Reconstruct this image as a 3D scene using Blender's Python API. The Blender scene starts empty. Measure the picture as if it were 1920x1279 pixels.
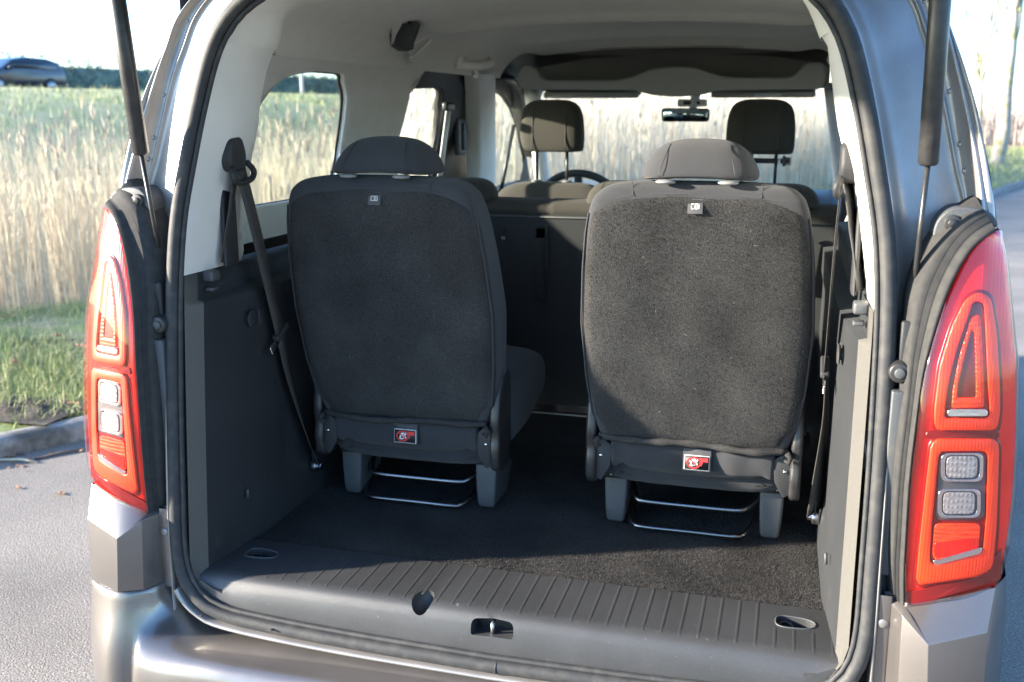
import bpy, bmesh, math, random
import numpy as np
from mathutils import Vector, Matrix
random.seed(7); rng = np.random.default_rng(7)
sc = bpy.context.scene
col = sc.collection
RAD = math.radians

# ------------------------------------------------------------------ camera
YAW, PITCH, ROLL, FPX = RAD(15.614), RAD(13.051), RAD(0.034), 1867.976
CP = np.array([0.5168, -1.6656, 1.57])
_cy, _sy, _cp, _sp = math.cos(YAW), math.sin(YAW), math.cos(PITCH), math.sin(PITCH)
FW = np.array([-_sy*_cp, _cy*_cp, -_sp]); RT = np.array([_cy, _sy, 0.0]); UP = np.cross(RT, FW)
cam = bpy.data.cameras.new('camera'); camo = bpy.data.objects.new('camera', cam); col.objects.link(camo)
m = Matrix.Identity(4)
for i in range(3):
    m[i][0] = RT[i]; m[i][1] = UP[i]; m[i][2] = -FW[i]; m[i][3] = CP[i]
camo.matrix_world = m
cam.sensor_width = 36; cam.lens = FPX/1920*36; cam.clip_start = 0.05; cam.clip_end = 3000
cam.dof.use_dof = True; cam.dof.focus_distance = 1.95; cam.dof.aperture_fstop = 5.0
sc.camera = camo
def ray(px, py): return FW + RT*(px-960)/FPX + UP*(639.5-py)/FPX
def at(px, py, v, ax=1):
    d = ray(px, py); return CP + d*(v-CP[ax])/d[ax]      # point of the plane coord[ax]=v seen at a pixel
def atx(px, py, v): return at(px, py, v, 0)
def atz(px, py, v): return at(px, py, v, 2)

# ------------------------------------------------------------------ sky, sun, exposure
SUN = Vector((-0.925, -0.38, 0.27)).normalized()
w = bpy.data.worlds.new('World'); sc.world = w; w.use_nodes = True
nt = w.node_tree
sky = nt.nodes.new('ShaderNodeTexSky'); sky.sky_type = 'NISHITA'; sky.sun_disc = False
sky.sun_elevation = math.asin(SUN.z); sky.sun_rotation = math.atan2(SUN.x, SUN.y)
sky.air_density = 1.0; sky.dust_density = 0.6; sky.ozone_density = 2.0
tn = nt.nodes.new('ShaderNodeMix'); tn.data_type = 'RGBA'; tn.blend_type = 'MULTIPLY'; tn.inputs['Factor'].default_value = 1; tn.inputs['B'].default_value = (.74, .96, 1.22, 1)
nt.links.new(sky.outputs[0], tn.inputs['A']); nt.links.new(tn.outputs['Result'], nt.nodes['Background'].inputs[0]); nt.nodes['Background'].inputs[1].default_value = 0.115
sl = bpy.data.lights.new('sun', 'SUN'); sl.energy = 4.7; sl.angle = RAD(1.2); sl.color = (1.0, 0.89, 0.74)
so = bpy.data.objects.new('sun', sl); col.objects.link(so); so.rotation_euler = SUN.to_track_quat('Z', 'Y').to_euler(); so.location = (-6, -4, 6)
sc.view_settings.view_transform = 'Standard'; sc.view_settings.look = 'None'
sc.view_settings.exposure = 2.42; sc.view_settings.gamma = 1.0
sc.render.engine = 'CYCLES'
sc.cycles.max_bounces = 8; sc.cycles.diffuse_bounces = 4; sc.cycles.transparent_max_bounces = 16
sc.cycles.use_denoising = True

# ------------------------------------------------------------------ materials
def mat(name, c, rough=0.5, metal=0.0, c2=None, nscale=30.0, bump=0.0, bscale=200.0, coat=0.0, sheen=0.0, spec=0.5, detail=4.0, lo=0.35, hi=0.65, stretch=None, c3=None, c3t=(0.62, 0.66), c3s=9.0, rvar=0.0, coatr=0.05, wave=None, mott=None):
    M = bpy.data.materials.new(name); M.use_nodes = True
    t = M.node_tree; b = t.nodes['Principled BSDF']
    b.inputs['Base Color'].default_value = (*c, 1); b.inputs['Roughness'].default_value = rough; b.inputs['Metallic'].default_value = metal
    b.inputs['Coat Weight'].default_value = coat; b.inputs['Coat Roughness'].default_value = coatr
    b.inputs['Sheen Weight'].default_value = sheen; b.inputs['Specular IOR Level'].default_value = spec
    tc = t.nodes.new('ShaderNodeTexCoord'); src = tc.outputs['Object']
    if stretch:
        mp = t.nodes.new('ShaderNodeMapping'); mp.inputs['Scale'].default_value = stretch
        t.links.new(src, mp.inputs[0]); src = mp.outputs[0]
    def noise(s, d=detail):
        n = t.nodes.new('ShaderNodeTexNoise'); n.inputs['Scale'].default_value = s; n.inputs['Detail'].default_value = d
        t.links.new(src, n.inputs['Vector']); return n.outputs['Fac']
    cout = None
    def ramp(f, a, bb, p0, p1):
        r = t.nodes.new('ShaderNodeValToRGB'); t.links.new(f, r.inputs[0])
        r.color_ramp.elements[0].position = p0; r.color_ramp.elements[1].position = p1
        r.color_ramp.elements[0].color = (*a, 1); r.color_ramp.elements[1].color = (*bb, 1); return r
    if c2:
        cout = ramp(noise(nscale), c, c2, lo, hi).outputs[0]
    if c3:
        f = ramp(noise(c3s, 6), (0, 0, 0), (1, 1, 1), *c3t)
        mx = t.nodes.new('ShaderNodeMix'); mx.data_type = 'RGBA'
        t.links.new(f.outputs[0], mx.inputs['Factor'])
        if cout is not None: t.links.new(cout, mx.inputs['A'])
        else: mx.inputs['A'].default_value = (*c, 1)
        mx.inputs['B'].default_value = (*c3, 1); cout = mx.outputs['Result']
    if mott:   # broad uneven wear and dirt
        mr = t.nodes.new('ShaderNodeMapRange'); t.links.new(noise(mott[0], 5), mr.inputs[0])
        mr.inputs[1].default_value = .32; mr.inputs[2].default_value = .68; mr.inputs[3].default_value = mott[1]; mr.inputs[4].default_value = mott[2]
        mm = t.nodes.new('ShaderNodeVectorMath'); mm.operation = 'SCALE'; t.links.new(mr.outputs[0], mm.inputs['Scale'])
        if cout is not None: t.links.new(cout, mm.inputs[0])
        else: mm.inputs[0].default_value = c
        cout = mm.outputs[0]
    if cout is not None: t.links.new(cout, b.inputs['Base Color'])
    if rvar:
        mr = t.nodes.new('ShaderNodeMapRange'); t.links.new(noise(6, 5), mr.inputs[0])
        mr.inputs[1].default_value = .35; mr.inputs[2].default_value = .65
        mr.inputs[3].default_value = max(rough-rvar, .02); mr.inputs[4].default_value = rough+rvar; t.links.new(mr.outputs[0], b.inputs['Roughness'])
    if bump:
        bn = t.nodes.new('ShaderNodeBump'); bn.inputs['Strength'].default_value = bump; bn.inputs['Distance'].default_value = 0.002
        t.links.new(noise(bscale, 3), bn.inputs['Height']); t.links.new(bn.outputs[0], b.inputs['Normal'])
    if wave:
        def wv(rotz, sc_):
            mp = t.nodes.new('ShaderNodeMapping'); mp.inputs['Rotation'].default_value = rotz; t.links.new(tc.outputs['Object'], mp.inputs[0])
            wn = t.nodes.new('ShaderNodeTexWave'); wn.inputs['Scale'].default_value = sc_; t.links.new(mp.outputs[0], wn.inputs['Vector']); return wn.outputs['Fac']
        a_ = wv((0, 0, 0), wave[0]); f_ = a_
        if len(wave) > 2:
            ad = t.nodes.new('ShaderNodeMath'); ad.operation = 'MULTIPLY'; t.links.new(a_, ad.inputs[0]); t.links.new(wv((0, math.pi/2, 0), wave[2]), ad.inputs[1]); f_ = ad.outputs[0]
        bn = t.nodes.new('ShaderNodeBump'); bn.inputs['Strength'].default_value = wave[1]; bn.inputs['Distance'].default_value = .001
        t.links.new(f_, bn.inputs['Height']); t.links.new(bn.outputs[0], b.inputs['Normal'])
    return M
paint = mat('paint', (.175, .16, .152), .32, .72, c2=(.215, .198, .188), nscale=1300, coat=.7, rvar=.04, coatr=.07, mott=(7, .90, 1.06))
paint_in = mat('paint_inner', (.30, .28, .265), .42, .6, c2=(.35, .335, .325), nscale=900, coat=.35, rvar=.08, coatr=.12, mott=(9, .82, 1.08))
black_pl = mat('black_plastic', (.026, .027, .029), .55, c2=(.034, .035, .037), nscale=500, bump=.25, bscale=1400, rvar=.06, spec=.35)
lining = mat('lining_plastic', (.024, .026, .029), .55, c2=(.031, .033, .036), nscale=700, bump=.35, bscale=900, c3=(.05, .05, .05), c3t=(.66, .76), c3s=18, spec=.35, mott=(5, .85, 1.12))  # wall copy of the plastic, darkened to carry the shade inside the boot
sill_pl = mat('sill_plastic', (.033, .034, .036), .43, c2=(.042, .043, .045), nscale=400, bump=.3, bscale=1100, c3=(.10, .095, .088), c3t=(.70, .74), c3s=140, spec=.6, stretch=(1, .5, 1), mott=(8, .85, 1.15))
edge_pl_lit = mat('lining_edge_lit', (.080, .077, .071), .50, c2=(.092, .088, .081), nscale=300, bump=.25, bscale=1200, spec=.5)  # same lining plastic, lightened in colour where sky and sun reach the strip
grey_pl = mat('slate_plastic', (.058, .062, .067), .50, c2=(.070, .074, .078), nscale=400, bump=.3, bscale=1200, rvar=.06, c3=(.085, .08, .072), c3t=(.64, .72), c3s=12)
cover_pl = mat('cover_plastic', (.034, .034, .035), .70, c2=(.046, .045, .043), nscale=60, bump=.15, bscale=900, spec=.15)
rubber = mat('rubber', (.020, .020, .021), .42, c2=(.034, .033, .031), nscale=40, bump=.1, bscale=500, rvar=.08)
rubber_d = mat('rubber_dusty', (.030, .031, .033), .62, c2=(.055, .053, .050), nscale=45, lo=.45, hi=.75, bump=.2, bscale=600, spec=.35)
trim = mat('trim_light', (.72, .70, .66), .55, c2=(.76, .74, .70), nscale=12, bump=.15, bscale=1300, c3=(.60, .58, .53), c3t=(.74, .80), c3s=6)
headl = mat('headliner', (.70, .69, .64), .92, c2=(.74, .73, .68), nscale=25, bump=.35, bscale=1500)
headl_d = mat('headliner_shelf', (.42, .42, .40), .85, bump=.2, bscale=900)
void = mat('cavity_shade', (.02, .02, .02), .8)  # near-black colour that paints the shade inside slots and gaps
fabric = mat('seat_fabric', (.024, .026, .030), .9, c2=(.036, .037, .042), nscale=1100, bump=.7, bscale=1200, sheen=.10)
fabric_w = mat('seat_fabric_warmlit', (.036, .032, .026), .92, c2=(.050, .045, .036), nscale=1100, bump=.6, bscale=1200, sheen=.10)  # charcoal seat fabric with the warm sunlight tinted into its colour
carp_b = mat('seat_back_carpet', (.021, .022, .023), .98, c2=(.052, .050, .048), nscale=520, lo=.36, hi=.64, bump=.8, bscale=420, c3=(.11, .10, .09), c3t=(.70, .74), c3s=260, spec=.2, mott=(9, .78, 1.2))
carpet = mat('boot_carpet', (.027, .027, .029), .98, c2=(.058, .054, .048), nscale=420, lo=.40, hi=.66, bump=.8, bscale=300, c3=(.12, .105, .088), c3t=(.67, .71), c3s=230, spec=.2, mott=(6, .72, 1.25))
webb = mat('belt_webbing', (.035, .034, .033), .6, c2=(.055, .053, .05), nscale=500, bump=.5, bscale=900, stretch=(1, 1, .3))
chrome = mat('chrome', (.62, .63, .65), .22, 1.0, rvar=.08)
steel = mat('steel', (.40, .40, .41), .32, 1.0)
strutm = mat('strut_black', (.020, .020, .021), .36, c2=(.035, .034, .033), nscale=60, rvar=.06)
whitep = mat('white_print', (.75, .75, .74), .6)
dsteel = mat('dark_chrome', (.20, .20, .21), .30, 1.0, rvar=.05)
redp = mat('red_print', (.62, .03, .03), .5)
blackp = mat('black_print', (.02, .02, .02), .5)
tagm = mat('woven_tag', (.065, .065, .07), .8, bump=.5, bscale=1200)
red_d = mat('lamp_dark_red', (.62, .008, .004), .25, c2=(.78, .014, .005), nscale=14, wave=(50, .12))
red_m = mat('lamp_maroon', (.16, .004, .005), .25)
red_b = mat('lamp_bright_red', (.98, .038, .004), .45, c2=(1.0, .052, .005), nscale=18, wave=(60, .25))
red_o = mat('lamp_amber_red', (.95, .060, .005), .40, c2=(.80, .03, .004), nscale=60, stretch=(1, 1, 4), wave=(90, .8, 40))
clearw = mat('lamp_reflector', (.50, .50, .49), .28, .6, c2=(.32, .32, .32), nscale=220, stretch=(1, .3, 1), wave=(45, .5, 30))
tyrem = mat('tyre', (.02, .02, .02), .8, bump=.4, bscale=80)
rimm = mat('rim', (.4, .4, .41), .35, .9)

def glass(name, tint, gl=1.0, rough=0.0, haze=0.0, hz=(.8, .8, .8)):
    M = bpy.data.materials.new(name); M.use_nodes = True; t = M.node_tree
    for n in list(t.nodes):
        if n.type != 'OUTPUT_MATERIAL': t.nodes.remove(n)
    out = t.nodes['Material Output']
    tr = t.nodes.new('ShaderNodeBsdfTransparent'); tr.inputs[0].default_value = (*tint, 1)
    g = t.nodes.new('ShaderNodeBsdfGlossy'); g.inputs['Roughness'].default_value = rough
    lw = t.nodes.new('ShaderNodeLayerWeight'); lw.inputs[0].default_value = .5
    pw = t.nodes.new('ShaderNodeMath'); pw.operation = 'POWER'; pw.inputs[1].default_value = 5; t.links.new(lw.outputs['Facing'], pw.inputs[0])
    fr = t.nodes.new('ShaderNodeMath'); fr.operation = 'MULTIPLY_ADD'; fr.inputs[1].default_value = .95; fr.inputs[2].default_value = .042; t.links.new(pw.outputs[0], fr.inputs[0])
    mu = t.nodes.new('ShaderNodeMath'); mu.operation = 'MULTIPLY'; mu.inputs[1].default_value = gl
    mx = t.nodes.new('ShaderNodeMixShader')
    t.links.new(fr.outputs[0], mu.inputs[0]); t.links.new(mu.outputs[0], mx.inputs[0]); t.links.new(tr.outputs[0], mx.inputs[1]); t.links.new(g.outputs[0], mx.inputs[2])
    last = mx
    if haze:
        df = t.nodes.new('ShaderNodeBsdfDiffuse'); df.inputs[0].default_value = (*hz, 1)
        m2 = t.nodes.new('ShaderNodeMixShader'); m2.inputs[0].default_value = haze
        t.links.new(last.outputs[0], m2.inputs[1]); t.links.new(df.outputs[0], m2.inputs[2]); last = m2
    t.links.new(last.outputs[0], out.inputs[0]); return M
glass_c = glass('window_glass', (.86, .91, .88), .9, haze=.03)
glass_w = glass('windscreen_glass', (.96, .97, .95), .9, haze=.07)
lens_c = glass('lamp_lens', (1.0, .93, .92), 1.1, .03)

# ------------------------------------------------------------------ mesh helpers
def link(name, me, mt, parent=None, smooth=True, bevel=0, bseg=2, sub=0, solid=0):
    o = bpy.data.objects.new(name, me); col.objects.link(o)
    if mt is not None and not me.materials: me.materials.append(mt)
    if smooth and len(me.polygons): me.polygons.foreach_set('use_smooth', [True]*len(me.polygons))
    if parent is not None: o.parent = parent; o.matrix_parent_inverse = PINV(parent)
    if solid:
        s = o.modifiers.new('solid', 'SOLIDIFY'); s.thickness = solid; s.offset = 0
    if bevel:
        b = o.modifiers.new('bevel', 'BEVEL'); b.width = bevel; b.segments = bseg; b.limit_method = 'ANGLE'; b.angle_limit = RAD(35); b.harden_normals = False
    if sub:
        s = o.modifiers.new('sub', 'SUBSURF'); s.levels = sub; s.render_levels = sub
    return o
def PINV(p):
    mtx = Matrix.Identity(4); q = p; chain = []
    while q is not None: chain.append(q); q = q.parent
    for q in reversed(chain):
        if q.parent is not None: mtx = mtx @ q.matrix_parent_inverse
        mtx = mtx @ q.matrix_basis
    return mtx.inverted()
def fl(v): return tuple(float(a) for a in v)
def new(name, V, F, mt, parent=None, **k):
    me = bpy.data.meshes.new(name); me.from_pydata([fl(v) for v in V], [], F); me.validate()
    bm = bmesh.new(); bm.from_mesh(me); bmesh.ops.recalc_face_normals(bm, faces=bm.faces); bm.to_mesh(me); bm.free()
    return link(name, me, mt, parent, **k)
def loftVF(rings, closed=True, caps=False, base=0):
    n = len(rings[0]); V = [p for r in rings for p in r]; F = []
    for i in range(len(rings)-1):
        for j in range(n if closed else n-1):
            k = (j+1) % n
            F.append((base+i*n+j, base+i*n+k, base+(i+1)*n+k, base+(i+1)*n+j))
    if caps:
        F.append(tuple(base+j for j in range(n))[::-1]); F.append(tuple(base+(len(rings)-1)*n+j for j in range(n)))
    return V, F
def loft(name, rings, mt, parent=None, closed=True, caps=False, **k):
    V, F = loftVF(rings, closed, caps); return new(name, V, F, mt, parent, **k)
class MB:
    def __init__(s): s.V = []; s.F = []
    def add(s, V, F):
        b = len(s.V); s.V += [fl(v) for v in V]; s.F += [tuple(i+b for i in f) for f in F]; return s
    def loft(s, rings, closed=True, caps=False):
        V, F = loftVF(rings, closed, caps); return s.add(V, F)
    def tube(s, path, r, n=10, caps=True):
        return s.loft(tubeR(path, r, n), True, caps)
    def box(s, c, h, R=None):
        V = [np.array([(a*h[0], b*h[1], d*h[2])]).ravel() for a in (-1, 1) for b in (-1, 1) for d in (-1, 1)]
        if R is not None: V = [R @ v for v in V]
        V = [v+np.array(c) for v in V]
        return s.add(V, [(0, 1, 3, 2), (4, 6, 7, 5), (0, 4, 5, 1), (2, 3, 7, 6), (0, 2, 6, 4), (1, 5, 7, 3)])
    def ell(s, c, r, nu=16, nv=10):
        rings = []
        for i in range(nv+1):
            a = math.pi*i/nv*.998+.001
            rings.append([(c[0]+r[0]*math.sin(a)*math.cos(2*math.pi*j/nu), c[1]+r[1]*math.sin(a)*math.sin(2*math.pi*j/nu), c[2]+r[2]*math.cos(a)) for j in range(nu)])
        return s.loft(rings, True, True)
    def prism(s, poly, d):
        "poly: list of 3D points (planar), d: extrusion vector"
        n = len(poly); d = np.array(d, float); V = [np.array(p, float) for p in poly]+[np.array(p, float)+d for p in poly]
        F = [tuple(range(n))[::-1], tuple(range(n, 2*n))]+[(i, (i+1) % n, n+(i+1) % n, n+i) for i in range(n)]
        return s.add(V, F)
    def out(s, name, mt, parent=None, **k): return new(name, s.V, s.F, mt, parent, **k)
def tubeR(path, r, n=10):
    P = [np.array(p, float) for p in path]; rings = []; prev = None
    for i, p in enumerate(P):
        t = (P[min(i+1, len(P)-1)]-P[max(i-1, 0)]); t = t/(np.linalg.norm(t)+1e-12)
        if prev is None:
            a = np.array([0, 0, 1.0]) if abs(t[2]) < .9 else np.array([1.0, 0, 0])
            u = np.cross(t, a)
        else: u = prev-t*np.dot(prev, t)
        u = u/np.linalg.norm(u); prev = u; v = np.cross(t, u)
        rr = r[i] if hasattr(r, '__len__') else r
        rings.append([p+rr*(math.cos(2*math.pi*k/n)*u+math.sin(2*math.pi*k/n)*v) for k in range(n)])
    return rings
def cr(pts, n, closed=False):
    "Catmull-Rom through points, n samples equally spaced in length"
    P = np.array(pts, float)
    if closed: Q = np.vstack([P[-1], P, P[0], P[1]])
    else: Q = np.vstack([2*P[0]-P[1], P, 2*P[-1]-P[-2]])
    out = []
    for i in range(1, len(Q)-2):
        for t in np.linspace(0, 1, 16, endpoint=False):
            p0, p1, p2, p3 = Q[i-1], Q[i], Q[i+1], Q[i+2]
            out.append(.5*((2*p1)+(p2-p0)*t+(2*p0-5*p1+4*p2-p3)*t*t+(3*p1-p0-3*p2+p3)*t**3))
    out.append(P[0] if closed else P[-1]); out = np.array(out)
    s = np.r_[0, np.cumsum(np.linalg.norm(np.diff(out, axis=0), axis=1))]
    q = np.linspace(0, s[-1], n+1)[:-1] if closed else np.linspace(0, s[-1], n)
    return np.stack([np.interp(q, s, out[:, k]) for k in range(P.shape[1])], 1)
def rpoly(pts, r, n=5):
    "rounded-corner 2D/3D polygon"
    P = [np.array(p, float) for p in pts]; out = []
    for i in range(len(P)):
        a, b, c = P[i-1], P[i], P[(i+1) % len(P)]
        rr = r[i] if hasattr(r, '__len__') else r
        u = (a-b); lu = np.linalg.norm(u); v = (c-b); lv = np.linalg.norm(v)
        q = min(rr, lu*.48, lv*.48); s = b+u/lu*q; e = b+v/lv*q
        for k in range(n+1):
            t = k/n; out.append((1-t)**2*s+2*t*(1-t)*b+t*t*e)
    return out
def resamp(poly, n):
    P = np.array(list(poly)+[poly[0]], float); s = np.r_[0, np.cumsum(np.linalg.norm(np.diff(P, axis=0), axis=1))]
    q = np.linspace(0, s[-1], n+1)[:-1]; return np.stack([np.interp(q, s, P[:, k]) for k in range(P.shape[1])], 1)
def rbox(name, c, h, mt, parent=None, bev=.008, R=None, seg=3):
    return MB().box(c, h, R).out(name, mt, parent, bevel=bev, bseg=seg)
def rot(ax, a):
    return np.array(Matrix.Rotation(a, 3, ax))
def sx(s, P): return [(s*p[0], p[1], p[2]) for p in P]
def tag(o, label=None, cat=None, group=None, kind=None):
    if label: o['label'] = label
    if cat: o['category'] = cat
    if group: o['group'] = group
    if kind: o['kind'] = kind
    return o
def empty(name, loc=(0, 0, 0), rz=0):
    o = bpy.data.objects.new(name, None); col.objects.link(o); o.location = loc; o.rotation_euler = (0, 0, rz); o.empty_display_size = .2
    return o
def boolcut(o, cutV):
    "apply a boolean difference and throw the cutter away"
    c = cutV.out('cutter', None); m_ = o.modifiers.new('b', 'BOOLEAN'); m_.object = c; m_.solver = 'EXACT'
    bpy.context.view_layer.update()
    dg = bpy.context.evaluated_depsgraph_get(); me = bpy.data.meshes.new_from_object(o.evaluated_get(dg))
    o.modifiers.remove(m_); o.data = me; cm = c.data; bpy.data.objects.remove(c); bpy.data.meshes.remove(cm)
# =================================================================== THE CAR
car = tag(empty('people_carrier', (0, 2.2, 0)), 'silvery grey people carrier parked with its tailgate raised and its boot open', 'car')
ss = lambda t: (lambda q: q*q*(3-2*q))(min(max(t, 0), 1))
ip = lambda v, X, Y: float(np.interp(v, X, Y))
L0 = [(0, .535), (.3, .540), (.5, .549), (.58, .558), (.628, .58), (.655, .62), (.666, .68), (.667, .80), (.667, .95), (.665, 1.1), (.661, 1.24), (.650, 1.36), (.628, 1.47), (.603, 1.577), (.576, 1.668), (.548, 1.72), (.513, 1.755), (.455, 1.785), (.35, 1.805), (.18, 1.815), (0, 1.818)]
L0r = cr(L0, 90)
Ys = lambda z: .066+.1*(z-1.1)+.024*(z-1.1)**2
_sd = L0r[(L0r[:, 1] > .56) & (L0r[:, 1] < 1.80)]
L0x = lambda z: ip(z, _sd[:, 1], _sd[:, 0])
full = np.array([p for p in L0r]+[(-p[0], p[1]) for p in L0r[-2:0:-1]])
tg = np.roll(full, -1, 0)-np.roll(full, 1, 0); tg /= np.linalg.norm(tg, axis=1)[:, None]
nrm = np.stack([tg[:, 1], -tg[:, 0]], 1)
def oloop(d, dy=0): return [(p[0]+n[0]*d, Ys(p[1])+dy, p[1]+n[1]*d) for p, n in zip(full, nrm)]
def ringloft(name, prof, mt, parent, **k):
    return loft(name, [oloop(d, dy) for d, dy in prof], mt, parent, **k)
# ---- rubber seal round the opening: big outer bulb, groove, inner lip
prof = [(.036, .03), (.035, .002)]+[(.0215-.0135*math.cos(a), -.006-.0135*math.sin(a)) for a in np.linspace(math.pi, 2*math.pi-math.pi*1.0-1.6, 8)][:0]
bulb = [(.022+.0135*math.cos(a), -.008-.0125*math.sin(a)) for a in np.linspace(-.3, math.pi+.2, 11)]
lip = [(.0045+.0055*math.cos(a), -.004-.006*math.sin(a)) for a in np.linspace(-.1, math.pi+.3, 7)]
seal = ringloft('opening_seal', [(.036, .03)]+bulb+[(.0075, .004)]+lip[:-1]+[(.0012, .003), (.0030, .012)], rubber_d, car)
for px_, in ((0,),):
    MB().tube([(.0175, Ys(.53)-.008, .513), (.0190, Ys(.53)-.008, .513)], .01375, 20).out('seal_joint', black_pl, seal)

# ---- painted rear frame: flange, channel, fluted strip, outer corner
NT = [(.50, .70, .004, .745, .05, .80, .07, .885, .10), (.75, .70, .009, .745, .09, .82, .12, .895, .14), (1.05, .697, .04, .748, .12, .83, .13, .895, .16),
      (1.25, .687, .07, .768, .155, .838, .128, .872, .148), (1.39, .673, .097, .798, .180, .822, .127, .845, .136), (1.47, .658, .113, .780, .192, .810, .150, .828, .147),
      (1.57, .637, .136, .755, .205, .788, .178, .803, .168), (1.65, .616, .155, .733, .217, .766, .197, .777, .195), (1.70, .600, .168, .715, .230, .751, .213, .759, .22),
      (1.76, .565, .181, .690, .240, .728, .225, .738, .250)]
cols = []
def node(c, f):
    pts = [f(r) for r in NT]; top = {'A': [(.50, .188, 1.797), (.38, .195, 1.828), (0, .20, 1.850)], 'B': [(.63, .25, 1.815), (.48, .26, 1.860), (0, .27, 1.890)],
        'M': [(.655, .24, 1.825), (.49, .25, 1.872), (0, .26, 1.900)], 'C': [(.665, .28, 1.835), (.50, .29, 1.882), (0, .30, 1.905)]}[c]
    h = cr(pts+top, 90); return [tuple(p) for p in h]+[(-p[0], p[1], p[2]) for p in h[-2::-1]]
A_ = node('A', lambda r: (r[1], r[2], r[0])); B_ = node('B', lambda r: (r[3], r[4], r[0])); M_ = node('M', lambda r: (r[5], r[6], r[0])); C_ = node('C', lambda r: (r[7], r[8], r[0]))
def mixc(P, Q, t, dy=0): return [tuple((1-t)*np.array(p)+t*np.array(q)+np.array((0, dy, 0))) for p, q in zip(P, Q)]
A0 = [(p[0]-.004*(1 if p[0] > 0 else -1), p[1]+.03, p[2]) for p in A_]
ringsF = [A0, mixc(A_, B_, -.02), mixc(A_, B_, .10, .004), mixc(A_, B_, .20, .030), mixc(A_, B_, .42, .020), mixc(A_, B_, .75, .006), mixc(A_, B_, .93, .004), mixc(B_, M_, .0, -.004), mixc(B_, M_, .08, -.010), mixc(B_, M_, .22, .004), mixc(B_, M_, .55, .006),
          mixc(B_, M_, .80, .003), mixc(B_, M_, .90, -.005), mixc(B_, M_, 1.0, -.004), mixc(M_, C_, .3, .0), mixc(M_, C_, .36, .004), mixc(M_, C_, .44, .0), mixc(M_, C_, .8, -.002), C_, mixc(M_, C_, 1.12, .02), mixc(M_, C_, 1.25, .08)]
fr = loft('rear_frame', ringsF, paint_in, car, closed=False, sub=1)
for s in (-1, 1):
    for (px, py) in ((1730, 13), (1788, 180), (1809, 281), (1816, 341)):
        p = at(px, py, .19); i = int(np.argmin([abs(q[2]-p[2]) for q in B_[:88]])); q = .5*np.array(B_[i])+.5*np.array(M_[i]); q[1] += .006
        MB().ell((s*q[0], q[1]+.002, q[2]), (.006, .004, .006), 14, 10).out('spot_weld', paint_in, fr)
# lower painted lip under the seal
h = [(x, .0, z) for x, z in ((0, .498), (.3, .502), (.5, .511), (.60, .522), (.640, .540), (.668, .566), (.680, .59))]
h = cr(h, 40); lp = [tuple(p) for p in h[::-1]]+[(-p[0], p[1], p[2]) for p in h[1:]]
dn = [(p[0]+(.007 if p[0] > 0 else -.007)*ss((p[2]-.5)/.1), p[1]-.006, p[2]-.004-.002*ss((.6-p[2])/.1)) for p in lp]
loft('sill_lip', [[(p[0], .03, p[2]+.004) for p in lp], lp, [(p[0], p[1]-.0045, p[2]-.002) for p in lp], dn, [(p[0], p[1]+.03, p[2]-.010) for p in dn]], paint_in, car, closed=False)
# small holes and clips along the lip
for (px, py) in ((378, 1154), (510, 1181)):
    rbox('lip_clip', at(px, py, -.005), (.0035, .004, .0014), blackp, fr, .0006)

# ---- bumper
def prof_c(x): return [(x, .012, .486), (x, -.006, .4835), (x, -.050, .4805), (x, -.078, .474), (x, -.091, .458), (x, -.097, .425), (x, -.10, .33), (x, -.08, .20)]
def prof_k(px, py, nx, ny, k=1.0, tz=.5905):
    f = lambda q: px+nx*q*k-.25*(1-k)*max(.5905-.46, 0)*0
    return [(px+nx*o_*k-(1-k)*.9*max(0, .50-z_)*.10, py+ny*o_*k, z_) for o_, z_ in ((-.0025, tz+.0012), (.0008, tz-.0018), (.007, tz-.035), (.019, .515), (.032, .475), (.040, .42), (.043, .33), (.022, .20))]
st = [prof_c(0), prof_c(.2), prof_c(.40), prof_c(.56),
      [(.645, .008, .496), (.648, -.006, .490), (.655, -.040, .484), (.66, -.066, .477), (.665, -.085, .460), (.668, -.096, .425), (.67, -.10, .33), (.67, -.08, .20)],
      [(.686, .034, .534), (.690, .012, .515), (.700, -.030, .500), (.710, -.060, .485), (.716, -.083, .462), (.72, -.093, .425), (.72, -.097, .33), (.72, -.078, .20)],
      [(.7125, .048, .5905), (.7135, .022, .562), (.722, -.026, .524), (.738, -.060, .496), (.745, -.078, .464), (.748, -.089, .425), (.748, -.093, .33), (.748, -.075, .20)],
      [(.7165, .020, .5905), (.722, .0, .572), (.732, -.034, .540), (.747, -.062, .505), (.755, -.078, .466), (.758, -.087, .425), (.758, -.091, .33), (.758, -.073, .20)],
      prof_k(.742, -.032, .1, -1), prof_k(.785, -.056, .2, -.98), prof_k(.83, -.042, .25, -.95, .85), prof_k(.874, -.024, .4, -.8, .55), prof_k(.903, .02, .7, -.4, .3), prof_k(.918, .10, 1, -.1, .2), prof_k(.926, .30, 1, 0, .2), prof_k(.930, .60, 1, 0, .2)]
rows = []
st = [[(s_[0][0], s_[0][1]+.06, s_[0][2]+.003)]+s_ for s_ in st]
for j in range(9):
    c_ = cr([s_[j] for s_ in st], 60); rows.append([(-p[0], p[1], p[2]) for p in c_[::-1]]+[tuple(p) for p in c_[1:]])
bump_ = loft('bumper', rows, paint, car, closed=False, sub=1)
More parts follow.
